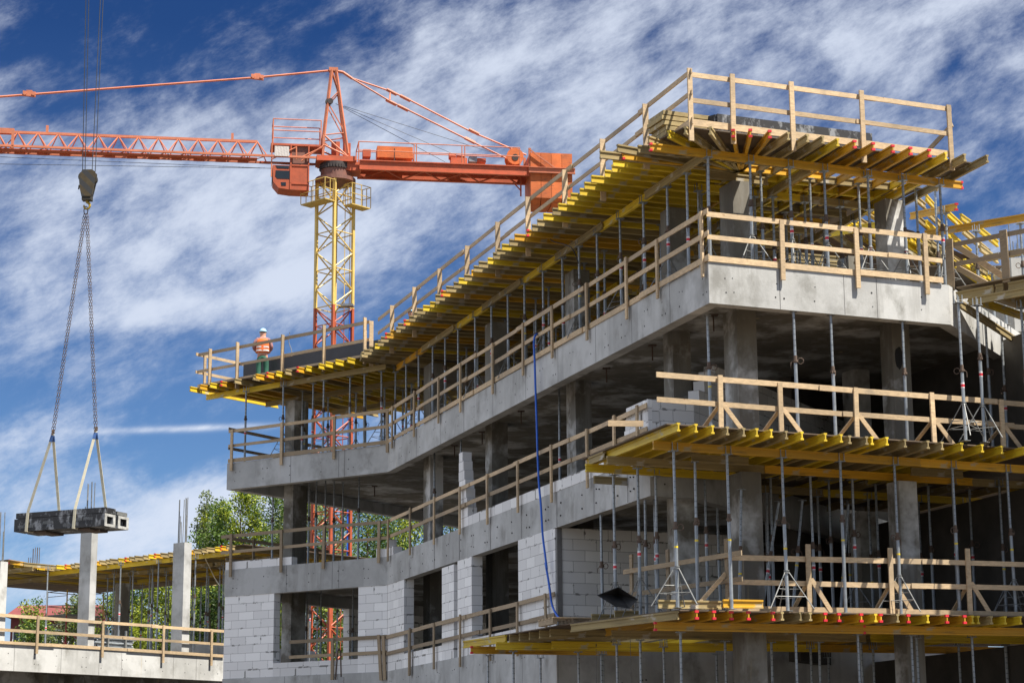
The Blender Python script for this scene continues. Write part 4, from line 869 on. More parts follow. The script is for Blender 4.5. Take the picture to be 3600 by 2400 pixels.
# concrete lift shaft at the far right
q = ond(*x7(2215, 900), 46); tag(MB().box(q.x, 46, T3 + .3, q.x + 5, 50, q.z).build('concrete_wall', 'concrete', origin=(q.x, 46, GZ)), 'plain grey concrete wall at the far right edge behind the wing', 'wall')
for k in range(5):
    p = ond(*x7(2215 + k * 26, 760), 46.3); mb = MB().tube((p.x, p.y, q.z - .1), (p.x + random.uniform(-.03, .03), p.y, q.z + random.uniform(.3, .75) + (.5 if k == 0 else 0)), .012, 6)
    tag(mb.build('rebar_rod', 'steel_old', origin=(p.x, p.y, q.z)), 'bare steel rebar rod rising from the far right concrete wall', 'rebar', 'rebar rods on the far right wall')

# ------------------------------------------------------------------ blue hose
hp = []
for (u, v), o in ((z5b(1760, 505), -.12), (z5b(1738, 510), .02), (z5b(1715, 522), .12), (z5b(1700, 560), .17), (z5b(1698, 640), .16), (z5b(1705, 800), .15), (z5b(1712, 1050), .14), (z5b(1722, 1330), .14), (q1(1727, 100), .14), (q1(1736, 420), .14), (q1(1750, 700), .14), (q1(1768, 900), .14), (q1(1786, 1200), .13), (q1(1810, 1400), .13), (q1(1830, 1567), .13), (r2(1520, 320), .12), (r2(1545, 460), .12), (r2(1567, 600), .12), (r2(1588, 750), .13), (r2(1630, 850), .14), (r2(1690, 925), .15)):
    hp.append(BC.at(BC.s_of(u, v, o), o, BC.z_of(u, v, o)))
# smooth the run a little
def smooth(pts, n=4):
    out = []
    for i in range(len(pts) - 1):
        p0, p1, p2, p3_ = pts[max(i - 1, 0)], pts[i], pts[i + 1], pts[min(i + 2, len(pts) - 1)]
        for k in range(n):
            t = k / n; out.append(.5 * ((2 * p1) + (p2 - p0) * t + (2 * p0 - 5 * p1 + 4 * p2 - p3_) * t * t + (3 * p1 - p0 - 3 * p2 + p3_) * t ** 3))
    return out + [pts[-1]]
def cable(name, pts, r, m, label, cat, n=8, sm=4):
    mb = MB(); P = smooth([V(p) for p in pts], sm); k = len(P)
    fr_ = V((0, 0, 1))
    for i, p in enumerate(P):
        d = (P[min(i + 1, k - 1)] - P[max(i - 1, 0)]).normalized(); a = d.cross(V((0, 1, .1))).normalized(); c = d.cross(a)
        for j in range(n): w = 2 * math.pi * j / n; mb.v.append(p + (a * math.cos(w) + c * math.sin(w)) * r)
    for i in range(k - 1):
        for j in range(n): q = (j + 1) % n; mb.face((i * n + j, i * n + q, (i + 1) * n + q, (i + 1) * n + j))
    mb.face(range(n)); mb.face([(k - 1) * n + j for j in range(n)][::-1])
    return tag(mb.build(name, m, origin=P[-1], smooth=True), label, cat)
cable('hose', hp, .025, 'hose_blue', 'bright blue hose hanging from the third floor rail down to the lower deck', 'hose')

cable('cable', [BC.at(BC.s_of(*z5(2095, 500), .8), .8, BJ), BC.at(BC.s_of(*z5(2120, 590), .5), .5, BC.z_of(*z5(2120, 590), .5)), BC.at(BC.s_of(*z5(2170, 720), .3), .3, BC.z_of(*z5(2170, 720), .3)), BC.at(BC.s_of(*z6(20, 790), .2), .2, BC.z_of(*z6(20, 790), .2)), BC.at(BC.s_of(*z6(100, 960), -.1), -.1, BC.z_of(*z6(100, 960), -.1))], .012, 'rope', 'thin black cable hanging in a slack curve under the left roof edge', 'cable', 5)
# rusty rebar hoop on two concrete stubs at the bottom edge
c = ond(*r1(1430, 1530), 55.0)
rh = thing('rebar_hoop', (c.x, c.y, GZ), 'rusty rebar hoop rising from two concrete stubs at the bottom of the picture', 'rebar')
hz_ = ond(*r1(1435, 1205), 55.0).z; zb_ = ond(*r1(1420, 1535), 55.0).z
MB().path([V((c.x - .06, c.y, zb_ - .1)), V((c.x + .0, c.y, hz_ - .08)), V((c.x + .035, c.y, hz_)), V((c.x + .075, c.y, hz_ - .1)), V((c.x + .10, c.y, zb_))], .022, 6).build('rod', 'rust', rh)
MB().box(c.x - .2, c.y - .1, GZ, c.x + .03, c.y + .15, zb_).build('stub', 'concrete', rh); MB().box(c.x + .035, c.y - .1, GZ, c.x + .17, c.y + .15, zb_ + .08).build('stub', 'concrete', rh)

# ------------------------------------------------------------------ tower crane behind the building
CY = 95.0
mx = ond(1176, 900, CY).x
JA = math.radians(8.7); jd = V((math.cos(JA), math.sin(JA), 0))
crane = thing('tower_crane', (mx, CY, GZ), 'orange tower crane with a yellow and orange mast behind the building', 'crane', None, JA)
CF = Frame((mx, CY), (mx + jd.x, CY + jd.y))
def cj(u, v, lat=0.0):                          # local crane coordinates on the plane through the mast, lat metres nearer the viewer
    return CF.s_of(u, v, lat), CF.z_of(u, v, lat) - GZ
def cl(u, v, lat=0.0):
    x, z = cj(u, v, lat); return V((x, -lat, z))
def lattice(mb, n0, n1, n, r, leg_pairs, m=0):
    for (a0, a1), (c0, c1) in leg_pairs:
        for i in range(n):
            f0, f1 = i / n, (i + 1) / n
            p, q = a0.lerp(a1, f0), c0.lerp(c1, f1)
            if i % 2: p, q = c0.lerp(c1, f0), a0.lerp(a1, f1)
            mb.tube(p, q, r, 5, m)
hw = .62; rot = math.radians(45 - 8.7 + 2)
corn = [V((hw * 1.414 * math.cos(rot + k * math.pi / 2 + math.pi / 4 + math.radians(0)), hw * 1.414 * math.sin(rot + k * math.pi / 2 + math.pi / 4), 0)) for k in range(4)]
corn = [V((.88 * math.cos(a), .88 * math.sin(a), 0)) for a in [math.radians(-90 - 8.7 + 3 + 90 * k) for k in range(4)]]
ztop = cj(1176, 632)[1]; zmid = cj(1176, 1085)[1]
def mast(z0, z1, m, bay):
    mb = MB(); n = max(1, round((z1 - z0) / bay))
    for c in corn: mb.obox(c + V((0, 0, (z0 + z1) / 2)), V((math.cos(rot), math.sin(rot), 0)) * .065, V((-math.sin(rot), math.cos(rot), 0)) * .065, V((0, 0, (z1 - z0) / 2)))
    for k in range(4):
        a, c = corn[k], corn[(k + 1) % 4]
        for i in range(n):
            f0 = z0 + (z1 - z0) * i / n; f1 = z0 + (z1 - z0) * (i + 1) / n
            p, q = (a, c) if (i + k) % 2 == 0 else (c, a)
            mb.tube(p + V((0, 0, f0)), q + V((0, 0, f1)), .036, 5)
            if i % 2 == 0: mb.tube(a + V((0, 0, f0)), c + V((0, 0, f0)), .03, 5)
    mb.tube(corn[1] * .55 + V((0, 0, z0)), corn[1] * .55 + V((0, 0, z1)), .02, 5); mb.tube(corn[1] * .55 + V((.25, .1, z0)), corn[1] * .55 + V((.25, .1, z1)), .02, 5)
    return LB(mb, 'mast_section', m)
def LB(mb, name, m, par=None, smooth=False):
    o = bpy.data.objects.new(name, mb.mesh(name, m, V((0, 0, 0)), smooth)); COL.objects.link(o); o.parent = par or crane; return o
mast(zmid, ztop, 'crane_yellow', .88); mast(0, zmid, 'crane_orange', .88)
mb = MB(); mb.obox(V((.55, -.45, zmid + .05)), V((.35, -.1, 0)), V((.05, .22, 0)), V((0, 0, .05))); LB(mb, 'mast_clamp', 'steel_old')
mb = MB().tube(corn[1] * .86 + V((0, 0, 0)), corn[1] * .86 + V((0, 0, zmid)), .045, 6); LB(mb, 'cable_conduit', 'hose_blue')
# access platform around the mast head
pz_ = cj(1100, 722)[1]
def cage(name, pts, zf, h, m):
    mb = MB(); n = len(pts)
    mb.prism([(p.x, p.y) for p in pts], zf - .05, zf)
    for k in range(n):
        a, c = pts[k], pts[(k + 1) % n]
        for z in (.5, 1.0): mb.tube(a + V((0, 0, zf + z * h)), c + V((0, 0, zf + z * h)), .022, 5)
        for f in (0, .5): p = a.lerp(c, f); mb.tube(p + V((0, 0, zf)), p + V((0, 0, zf + h)), .022, 5)
    LB(mb, name, m)
c0, c1, c2, c3 = corn
nrm = lambda a, c: (V((a.x + c.x, a.y + c.y, 0))).normalized()
for (a, c, ex, dz) in ((corn[3], corn[0], .35, 0.0), (corn[0], corn[1], .30, -.10)):
    w = nrm(a, c); pts = [a + w * .05 - (c - a).normalized() * ex, a + w * .72 - (c - a).normalized() * ex, c + w * .72 + (c - a).normalized() * .1, c + w * .05 + (c - a).normalized() * .1]
    if dz: pts = [c + w * .05 + (c - a).normalized() * .55, c + w * .62 + (c - a).normalized() * .55, c.lerp(a, .55) + w * .62, c.lerp(a, .55) + w * .05]
    cage('access_platform', pts, pz_ + dz, 1.02, 'crane_yellow')
# slewing ring and turntable
za, zb_, zc_ = cj(1176, 636)[1], cj(1176, 602)[1], cj(1176, 578)[1]
mb = MB().tube((0, 0, za - .12), (0, 0, za + .06), .98, 24).tube((0, 0, za), (0, 0, zb_), .72, 28); LB(mb, 'slewing_drum', 'drum')
mb = MB().tube((0, 0, zb_), (0, 0, zc_ - .03), .76, 28)
for k in range(36): a = k * math.pi / 18; mb.box(.76 * math.cos(a) - .03, .76 * math.sin(a) - .03, zb_ + .02, .76 * math.cos(a) + .03, .76 * math.sin(a) + .03, zb_ + .18)
LB(mb, 'slewing_ring', 'dark_iron')
zt0, zt1 = zc_ - .03, cj(1176, 560)[1]
mb = MB().box(-.95, -.62, zt0 + .02, .95, .62, zt1).box(-.85, -.7, zt0, .8, .7, zt0 + .04).box(.35, -.3, zt1, .7, .1, zt1 + .75).box(-.2, .0, zt1, .2, .4, zt1 + .9); LB(mb, 'turntable', 'crane_orange')
# tower head
apx = cl(1172, 250); HW = .5
mb = MB()
base = [V((cl(1137, 486).x, s * HW, cl(1137, 486).z)) for s in (-1, 1)] + [V((cl(1221, 552).x, s * HW, cl(1221, 552).z)) for s in (-1, 1)]
top = [apx + V((-.09, s * .12, 0)) for s in (-1, 1)] + [apx + V((.13, s * .12, 0)) for s in (-1, 1)]
for b_, t_ in zip(base, top): mb.bar(b_, t_, .10, .12)
for s in (0, 1):
    mb.bar(base[s], V((base[s].x - .04, base[s].y, zt1)), .11, .13)
    mb.tube(base[s], V((base[s + 2].x, base[s].y, zt1)), .045, 6); mb.tube(base[s] - V((0, 0, .5)), V((base[s + 2].x, base[s].y, zt1)), .045, 6)
for s in (0, 1):
    for i in range(4):
        f0, f1 = i / 4, (i + 1) / 4
        p, q = (base[s], top[s]), (base[s + 2], top[s + 2])
        a = p[0].lerp(p[1], f0) if i % 2 == 0 else q[0].lerp(q[1], f0); c = q[0].lerp(q[1], f1) if i % 2 == 0 else p[0].lerp(p[1], f1)
        mb.tube(a, c, .032, 5)
for s in (0, 2):
    for i in range(5):
        f0, f1 = i / 5, (i + 1) / 5
        a = base[s].lerp(top[s], f0) if i % 2 == 0 else base[s + 1].lerp(top[s + 1], f0); c = base[s + 1].lerp(top[s + 1], f1) if i % 2 == 0 else base[s].lerp(top[s], f1)
        mb.tube(a, c, .028, 5)
mb.obox(apx + V((0, 0, .05)), V((.22, 0, 0)), V((0, .16, 0)), V((0, 0, .09)))
LB(mb, 'tower_head', 'crane_pink')
pu = cl(1154, 366); mb = MB().tube(pu + V((0, -.35, 0)), pu + V((0, -.28, 0)), .17, 16).tube(pu + V((.08, -.4, .03)), pu + V((.08, -.30, .03)), .14, 16); LB(mb, 'pulley', 'dark_iron')
# jib
xl = -32.0
def chord(p, q): return p, q
x0j = cl(905, 503).x; zT0 = cl(905, 503).z; xTl, zTl = cl(40, 461).x, cl(40, 461).z
jm = (zTl - zT0) / (xTl - x0j)
zT = lambda x: zT0 + jm * 0 * (x - x0j)
zTc = (zT0 + zTl) / 2; pbn = cl(1020, 559, .55); zBn = cl(500, 531, .55).z
mb = MB()
mb.bar(V((xl, 0, zTc)), V((x0j, 0, zTc)), .12, .12)
LB(mb, 'top_chord', 'crane_pink')
for s, m in ((-.55, 'crane_pink'), (.55, 'crane_pink')):
    mb = MB().bar(V((xl, s, zBn)), V((-.6, s, zBn)), .10, .10); LB(mb, 'bottom_chord', m)
mb = MB(); pit = .94; x = x0j
while x > xl:
    for s in (-.55, .55):
        mb.tube(V((x, 0, zTc)), V((x + pit / 2, s, zBn)), .030, 5); mb.tube(V((x, 0, zTc)), V((x - pit / 2, s, zBn)), .030, 5)
    mb.tube(V((x + pit / 2, -.55, zBn)), V((x - pit / 2, .55, zBn)), .022, 5); mb.tube(V((x - pit / 2, -.55, zBn)), V((x - pit / 2, .55, zBn)), .022, 5); x -= pit
LB(mb, 'jib_lattice', 'crane_pink')
mb = MB().box(xl, -.25, zBn - .05, x0j, .25, zBn - .02)
for k in range(30): mb.box(xl + k * 1.05, .25, zBn - .09, xl + k * 1.05 + .5, .5, zBn - .03)
LB(mb, 'jib_walkway', 'crane_orange')
mb = MB()
for u, v in ((166, 455), (817, 482)): p = cl(u, v); mb = MB().box(p.x - .06, -.06, p.z - .15, p.x + .06, .06, p.z + .18); LB(mb, 'jib_bracket', 'crane_pink')
mb = MB()
p = cl(22, 470); mb.box(p.x - .35, -.12, zTc - .1, p.x + .35, .12, zTc + .16).box(p.x + .3, -.6, zBn - .1, p.x + .42, -.45, zTc)
LB(mb, 'jib_bracket', 'crane_pink')
for v0, v1 in ((552, 592.5), (577, 592)):
    a = cl(0, v0, .2); b_ = cl(955, v1, .2); d = b_ - a; LB(MB().tube(a - d, b_, .014, 5), 'trolley_rope', 'rope')
# tie bars
def ties_(pts, r, lat=(0,), m='crane_pink'):
    for l in lat:
        P = [cl(u, v, l) for u, v in pts]; mb = MB()
        for a, c in zip(P, P[1:]): mb.tube(a, c, r, 6)
        LB(mb, 'tie_bar', m)
ties_([(1168, 248), (905, 273), (103, 333), (-600, 386)], .052)
for u, v in ((905, 272), (103, 331)):
    p = cl(u, v); mb = MB().obox(p, V((.30, 0, -.02)), V((0, .07, 0)), V((0, 0, .12))).obox(p + V((.0, 0, .08)), V((.14, 0, 0)), V((0, .06, 0)), V((0, 0, .10)))
    for dx in (-.2, .2): mb.tube(p + V((dx, -.12, -.01)), p + V((dx, .12, -.01)), .085, 8)
    LB(mb, 'tie_joint', 'crane_pink')
ties_([(1180, 250), (1206, 255), (1238, 277)], .07)
ties_([(1238, 276), (1375, 322), (1426, 345), (1660, 465), (1850, 545)], .042, (.0,)); ties_([(1238, 277), (1372, 357), (1418, 379), (1650, 494), (1778, 556)], .042, (.5,))
for a in ((1377, 324), (1425, 346), (1666, 464), (1375, 360), (1417, 380), (1652, 494)):
    p = cl(*a, .25 if a[1] > 350 and a[0] < 1500 or a[1] > 480 else 0); d = (cl(1660, 465) - cl(1426, 345)).normalized(); LB(MB().tube(p - d * .28, p + d * .28, .085, 8), 'tie_joint', 'crane_pink')
LB(MB().tube(cl(1372, 325), cl(1370, 352, .5), .035, 6), 'tie_link', 'crane_pink')
for a, b_ in (((1180, 365), (1565, 570)), ((1200, 373), (1600, 545)), ((1210, 374), (1740, 540))):
    LB(MB().tube(cl(*a, .1), cl(*b_, .1), .013, 5), 'hoist_rope', 'rope')
# counter jib
xr = cl(1855, 600).x; x1 = cl(1260, 580).x; z_dt = cl(1500, 576, .7).z; z_db = z_dt - .40
cjm = 'crane_orange'
for s in (-.75, .75):
    mb = MB(); mb.box(x1, s - .02, z_db, xr, s + .02, z_dt).box(x1, s - .09, z_dt, xr, s + .09, z_dt + .05).box(x1, s - .09, z_db - .04, xr, s + .09, z_db); LB(mb, 'counter_jib_beam', cjm)
mb = MB(); mb.box(-.4, -.55, z_db - .02, x1 + .1, .55, z_dt + .02); LB(mb, 'jib_foot', cjm)
mb = MB(); x = x1 + .3; k = 0
while x < xr - .9: mb.tube(V((x, -.7 if k % 2 else .7, z_db)), V((x + .95, .7 if k % 2 else -.7, z_db)), .04, 5); x += .95; k += 1
LB(mb, 'counter_jib_bracing', cjm)
mb = MB().box(x1 + .05, -.6, z_dt - .02, xr - .1, .6, z_dt + .01); LB(mb, 'counter_jib_floor', 'crane_pink')
mb = MB(); zr0, zr1 = z_dt + .05, cl(1540, 510, .8).z + .02
px_ = [cl(u, 540, .8).x for u in (1261, 1456, 1464, 1624, 1634, 1827)]
for s in (-.8, .8):
    for x in px_: mb.tube(V((x, s, zr0 - .1)), V((x, s, zr1)), .026, 6)
    for z in (zr1, (zr0 + zr1) / 2 + .02): mb.tube(V((px_[0], s, z)), V((px_[-1], s, z)), .026, 6)
mb.tube(V((px_[0], -.8, zr1)), V((px_[0], .8, zr1)), .026, 6); LB(mb, 'counter_jib_railing', 'crane_pink')
def cbox(name, ua, va, ub, vb, y0, y1, m):
    a, b_ = cl(ua, va, -(y0 + y1) / 2), cl(ub, vb, -(y0 + y1) / 2); mb = MB().box(a.x, y0, b_.z, b_.x, y1, a.z); return LB(mb, name, m)
cab_ = cbox('cabinet', 1324, 522, 1448, 566, -.45, .4, 'ballast'); cbox('cabinet', 1275, 530, 1302, 556, -.3, .2, 'crane_orange')
a = cl(1387, 530, .455); LB(MB().box(a.x - .015, -.462, cl(1387, 566, .455).z, a.x + .015, -.452, cl(1387, 522, .455).z), 'cabinet_seam', 'dark_iron', crane)
cbox('control_box', 1647, 555, 1675, 574, -.3, .2, 'steel'); cbox('control_box', 1676, 561, 1706, 576, -.3, .2, 'crane_orange')
a = cl(1590, 553); mb = MB().tube(a + V((-.18, -.1, 0)), a + V((.16, -.1, 0)), .17, 14).tube(a + V((.2, -.1, -.03)), a + V((.62, -.1, -.03)), .13, 12).box(a.x - .1, -.3, z_dt, a.x + .7, .15, a.z - .1); LB(mb, 'winch_motor', 'crane_orange')
a = cl(1806, 560); mb = MB().tube(a + V((0, -.5, 0)), a + V((0, -.46, 0)), .42, 20).tube(a + V((0, .2, 0)), a + V((0, .25, 0)), .42, 20).tube(a + V((0, -.46, 0)), a + V((0, .2, 0)), .3, 16); LB(mb, 'winch_drum', 'ballast')
a = cl(1806, 564); LB(MB().tube(a + V((0, -.52, 0)), a + V((0, -.505, 0)), .17, 12), 'winch_hub', 'dark_iron')
# ballast
xa, xb = cl(1854, 560).x, cl(2000, 560).x; zA, zB = cl(1900, 537, .9).z, cl(1900, 716, .9).z
nb = 4
for k in range(nb):
    w = (xb - xa) / nb; x = xa + k * w
    mb = MB(); prof = [(x + .006, zB + .36), (x + .006, zA), (x + w - .006, zA), (x + w - .006, zB + .36)]
    y0, y1 = -.9, .9
    mb.box(x + .008, y0, zB + .30, x + w - .008, y1, zA)
    b_ = len(mb.v); q = [V((x + .008, y0, zB + .30)), V((x + w - .008, y0, zB + .30)), V((x + w - .008, y1, zB + .30)), V((x + .008, y1, zB + .30)), V((x + .02, y0 + .28, zB)), V((x + w - .02, y0 + .28, zB)), V((x + w - .02, y1 - .28, zB)), V((x + .02, y1 - .28, zB))]
    mb.v += q; [mb.face([b_ + i for i in f]) for f in ((0, 1, 5, 4), (1, 2, 6, 5), (2, 3, 7, 6), (3, 0, 4, 7), (4, 5, 6, 7))]
    LB(mb, 'ballast_block', 'ballast')
mb = MB(); z_ = cl(1930, 598, 1.0).z
for s in (-.98, .94): mb.box(xr - .1, s, z_ - .13, xb + .12, s + .04, z_ + .10).box(xr - .1, s - .06, z_ + .10, xb + .12, s + .06, z_ + .13).box(xr - .1, s - .06, z_ - .16, xb + .12, s + .06, z_ - .13)
a = cl(1848, 545); mb.bar(V((a.x, -1.0, a.z)), V((cl(1940, 590).x, -1.0, z_ + .1)), .06, .05); mb.bar(V((xr - .02, -.8, z_dt - .2)), V((xr - .02, -.8, a.z + .1)), .12, .10); mb.bar(V((xr - .02, .8, z_dt - .2)), V((xr - .02, .8, a.z + .1)), .12, .10)
LB(mb, 'ballast_frame', 'crane_pink')
a, c = cl(1831, 640), cl(1831, 690); mb = MB().bar(a + V((0, 0, .3)), c, .07, .07).bar(cl(1803, 640), cl(1829, 668), .05, .05); LB(mb, 'hanging_bracket', 'crane_orange')
# cab
yc0, yc1 = -.49, .62
cz = lambda v: cl(1000, v, .45).z
cx = lambda u: cl(u, 600, .45).x
x_l, x_m, x_r = cx(958), cx(1021), cx(1087)
zt_, zm_, zb2_, zb3_ = cz(582), cz(606), cz(662), cz(667)
mb = MB()
side = [(x_l, zt_), (x_l + .03, cz(640)), (x_l + .30, zb2_), (x_m, zb3_), (x_r, zb3_), (x_r, zt_)]
b_ = 0
for y in (yc0, yc1):
    for x, z in side: mb.v.append(V((x, y, z)))
n_ = len(side); mb.face(range(n_)); mb.face([n_ + i for i in range(n_)][::-1])
for i in range(n_): j = (i + 1) % n_; mb.face((i, n_ + i, n_ + j, j))
cabo = LB(mb, 'cab', 'crane_orange')
def cpane(pts, y, m='glass', nm='window'):
    mb = MB(); mb.v = [V((cx(u), y, cz(v))) for u, v in pts] + [V((cx(u), y + .02, cz(v))) for u, v in pts]; n = len(pts); mb.face(range(n)); mb.face([n + i for i in range(n)][::-1])
    for i in range(n): j = (i + 1) % n; mb.face((i, n + i, n + j, j))
    o = LB(mb, nm, m, cabo); return o
cpane([(969, 601), (1018, 601), (1018, 630), (975, 630), (968, 622)], yc0 - .012); cpane([(988, 642), (1006, 642), (1006, 654), (990, 654)], yc0 - .012); cpane([(968, 584), (1016, 584), (1016, 594), (974, 594)], yc0 - .012)
mb = MB(); a = V((x_l - .012, (yc0 + yc1) / 2, cz(615))); mb.obox(a, V((.008, 0, 0)), V((0, .45, 0)), V((0, 0, .32))); LB(mb, 'window', 'glass', cabo)
mb = MB().box(x_m - .02, yc0 - .03, zb3_, x_m + .05, yc0, zt_ + 1.05).box(x_r - .06, yc0 - .03, zb3_, x_r, yc0, zt_ + 1.05).box(x_m, yc0 - .03, zt_ - .02, x_r, yc0, zt_ + .05).box(x_m, yc0 - .03, zb3_ + .28, x_r, yc0, zb3_ + .33); LB(mb, 'cab_frame', 'crane_orange', cabo)
zu = cz(505)
mb = MB().box(x_m, yc0 + .1, zt_ + .05, x_r, yc1, zu - .08); LB(mb, 'cab_cupboard', 'drum', cabo)
mb = MB().box(x_l - .1, yc0, zu - .10, -.55, .75, zu + .0); LB(mb, 'upper_platform', 'crane_orange')
mb = MB(); ztr = cl(1040, 420, .5).z
for s in (yc0 + .02, .72):
    for u in (958, 1127): mb.tube(V((cx(u), s, zu)), V((cx(u), s, ztr)), .026, 6)
    for z in (ztr, (ztr + zu) / 2 + .04): mb.tube(V((cx(958), s, z)), V((cx(1127), s, z)), .026, 6)
for z in (ztr, (ztr + zu) / 2 + .04): mb.tube(V((cx(958), yc0, z)), V((cx(958), .72, z)), .026, 6)
for x in (x_l - .05, ): mb.tube(V((x, yc0, zt_ - .6)), V((x, yc0, zu)), .03, 6)
LB(mb, 'platform_railing', 'crane_pink')
mb = MB()
for a, c in (((955, 560), (1042, 518)), ((1042, 560), (1042, 515)), ((1055, 555), (1135, 518)), ((1060, 566), (1140, 510))): mb.tube(cl(*a, .56), cl(*c, .56), .035, 5)
LB(mb, 'jib_root_bracing', 'crane_pink')
mb = MB(); p0, p1_ = cl(966, 513, .62), cl(1016, 550, .62); n_ = 8
for i in range(n_ + 1):
    for j in range(5): mb.v.append(V((p0.x + (p1_.x - p0.x) * i / n_, -.62 + .006 * math.sin(i * 2.3 + j), p0.z + (p1_.z - p0.z) * j / 4)))
for i in range(n_):
    for j in range(4): a = i * 5 + j; mb.face((a, a + 5, a + 6, a + 1))
mb2 = MB(); nv = len(mb.v); mb.v += [v + V((0, .02, 0)) for v in mb.v[:nv]]; mb.f += [tuple(nv + i for i in f[::-1]) for f in mb.f]; mb.m = [0] * len(mb.f)
LB(mb, 'tarpaulin', 'white_cloth')

# ------------------------------------------------------------------ load on another crane's hook
LY = 55.0
L_ = lambda u, v, dy=0.0: ond(u, v, LY + dy)
hkp = L_(309, 652); hk = thing('hook_block', hkp, 'rusty yellow and black striped hook block hanging on thin ropes at the left', 'hook block')
w_ = L_(338, 652).x - L_(281, 652).x
zz_ = lambda v: L_(309, v).z - hkp.z
prof = [(.5, zz_(610)), (.30, zz_(602)), (-.30, zz_(602)), (-.5, zz_(628)), (-.42, zz_(668)), (-.30, zz_(695)), (.28, zz_(695)), (.42, zz_(660)), (.52, zz_(628))]
mb = LMB(); n_ = len(prof)
for y in (-.17, -.12): mb.v += [V((x * w_, y, z)) for x, z in prof]
for y in (.05, .10): mb.v += [V((x * w_, y, z)) for x, z in prof]
for b_ in (0, 2 * n_):
    mb.face([b_ + i for i in range(n_)]); mb.face([b_ + n_ + i for i in range(n_)][::-1])
    for i in range(n_): j = (i + 1) % n_; mb.face((b_ + i, b_ + n_ + i, b_ + n_ + j, b_ + j))
mb.build('cheek_plate', 'hook_stripe', hk)
mb = LMB()
for x, z, r in ((-.10, zz_(625), .16), (.11, zz_(632), .16), (0, zz_(668), .11)): mb.tube((x, -.115, z), (x, .045, z), r, 16)
mb.box(-.13, -.15, zz_(707), .14, .08, zz_(690)); mb.tube((.08, -.13, zz_(690)), (.11, -.13, zz_(652)), .03, 6).tube((.14, -.12, zz_(690)), (.19, -.12, zz_(650)), .03, 6); mb.tube((-.22, -.12, zz_(655)), (-.23, -.12, zz_(670)), .02, 5)
mb.build('sheave', 'hook_dark', hk)
mb = LMB(); hc_ = V((0, -.03, zz_(722))); pts = [hc_ + V((.0, 0, .14)), hc_ + V((.005, 0, .06))] + [hc_ + V((.085 * math.cos(a), 0, -.02 + .095 * math.sin(a))) for a in [math.radians(80 - k * 30) for k in range(10)]]
for i, (a, c) in enumerate(zip(pts, pts[1:])): mb.tube(a, c, .042 - .0018 * i, 8, 0, .042 - .0018 * (i + 1))
mb.build('hook', 'hook_yellow', hk)
for ub, ut in ((290, 300), (299, 310), (324, 348), (335, 358)):
    a = L_(ub, 603); t_ = L_(ut + (ut - ub) * .6, -200); mb = LMB().tube(a - hkp, t_ - hkp, .012, 5); mb.build('rope', 'rope', hk)
link_cache = {}
def link_mesh(pts, name, m, parent, r=.0065, pitch=.085, org=None):
    mb = MB(); L = sum((V(b) - V(a)).length for a, b in zip(pts, pts[1:])); n = int(L / pitch); a, b = V(pts[0]), V(pts[-1]); d = (b - a).normalized(); s1 = d.cross(V((0, 1, 0))).normalized(); s2 = d.cross(s1)
    for i in range(n):
        c = a.lerp(b, (i + .5) / n); sd = s1 if i % 2 else s2
        P = [c + d * (.056 * math.cos(w)) + sd * (.026 * math.sin(w)) for w in [k * math.pi / 4 for k in range(8)]]
        for k in range(8): mb.tube(P[k], P[(k + 1) % 8], r, 4, caps=False)
    return mb.build(name, m, parent, smooth=False)
rg = L_(302, 740); cs = thing('chain_sling', rg, 'two long rusty double chains hanging from the hook of the striped block', 'chain')
mb = MB()
P = [rg + V((.055 * math.cos(a), 0, .12 * math.sin(a))) for a in [k * math.pi / 6 for k in range(12)]]
for k in range(12): mb.tube(P[k], P[(k + 1) % 12], .014, 6)
mb.build('ring', 'rust', cs)
eL, eR = L_(186, 1525), L_(337, 1515)
for dx in (-.028, .028):
    link_mesh([rg + V((-.02 + dx, 0, -.10)), eL + V((dx, 0, .03))], 'chain', 'rust', cs); link_mesh([rg + V((.03 + dx, 0, -.10)), eR + V((dx, 0, .03))], 'chain', 'rust', cs)
# the bundle
PHI = math.radians(-24); bc_ = L_(247, 1833, .4)
bd = thing('formwork_bundle', bc_, 'bundle of dirty black and grey steel formwork boxes hanging in two white slings', 'formwork', None, PHI)
LL, WW, HH = 2.95, 1.02, .50
def bbox(x0, y0, z0, x1, y1, z1, nm, m): LMB().box(x0, y0, z0, x1, y1, z1).build(nm, m, bd)
def hollow(x0, y0, z0, x1, y1, z1, nm, m, t=.11):
    mb = LMB(); mb.box(x0, y0, z0, x1, y0 + t, z1).box(x0, y1 - t, z0, x1, y1, z1).box(x0, y0 + t, z0, x1, y1 - t, z0 + t * .7).box(x0, y0 + t, z1 - t * .7, x1, y1 - t, z1).box(x0 + .3, y0 + t, z0 + t * .7, x1 - .25, y1 - t, z1 - t * .7); mb.build(nm, m, bd)
hollow(-LL / 2, -WW / 2, -HH / 2, LL / 2, -.02, .09, 'box_form', 'film_worn'); hollow(-LL / 2 + .05, .02, -HH / 2 - .01, LL / 2 + .06, WW / 2, .08, 'box_form', 'film_worn')
mb = LMB().box(-LL / 2 + .05, -WW / 2, .105, LL / 2 + .02, -.03, HH / 2).box(-LL / 2 + .10, -WW / 2 + .03, .09, LL / 2, -.06, .105); mb.build('panel', 'film_worn', bd); LMB().box(-LL / 2 + .02, .02, .10, LL / 2 + .03, WW / 2 - .02, HH / 2 - .05).build('panel', 'steel_old', bd)
for x in (-.7, .75): LMB().box(x - .2, -WW / 2 + .1, -HH / 2 - .06, x + .2, WW / 2 - .1, -HH / 2 - .012).build('runner', 'rust', bd)
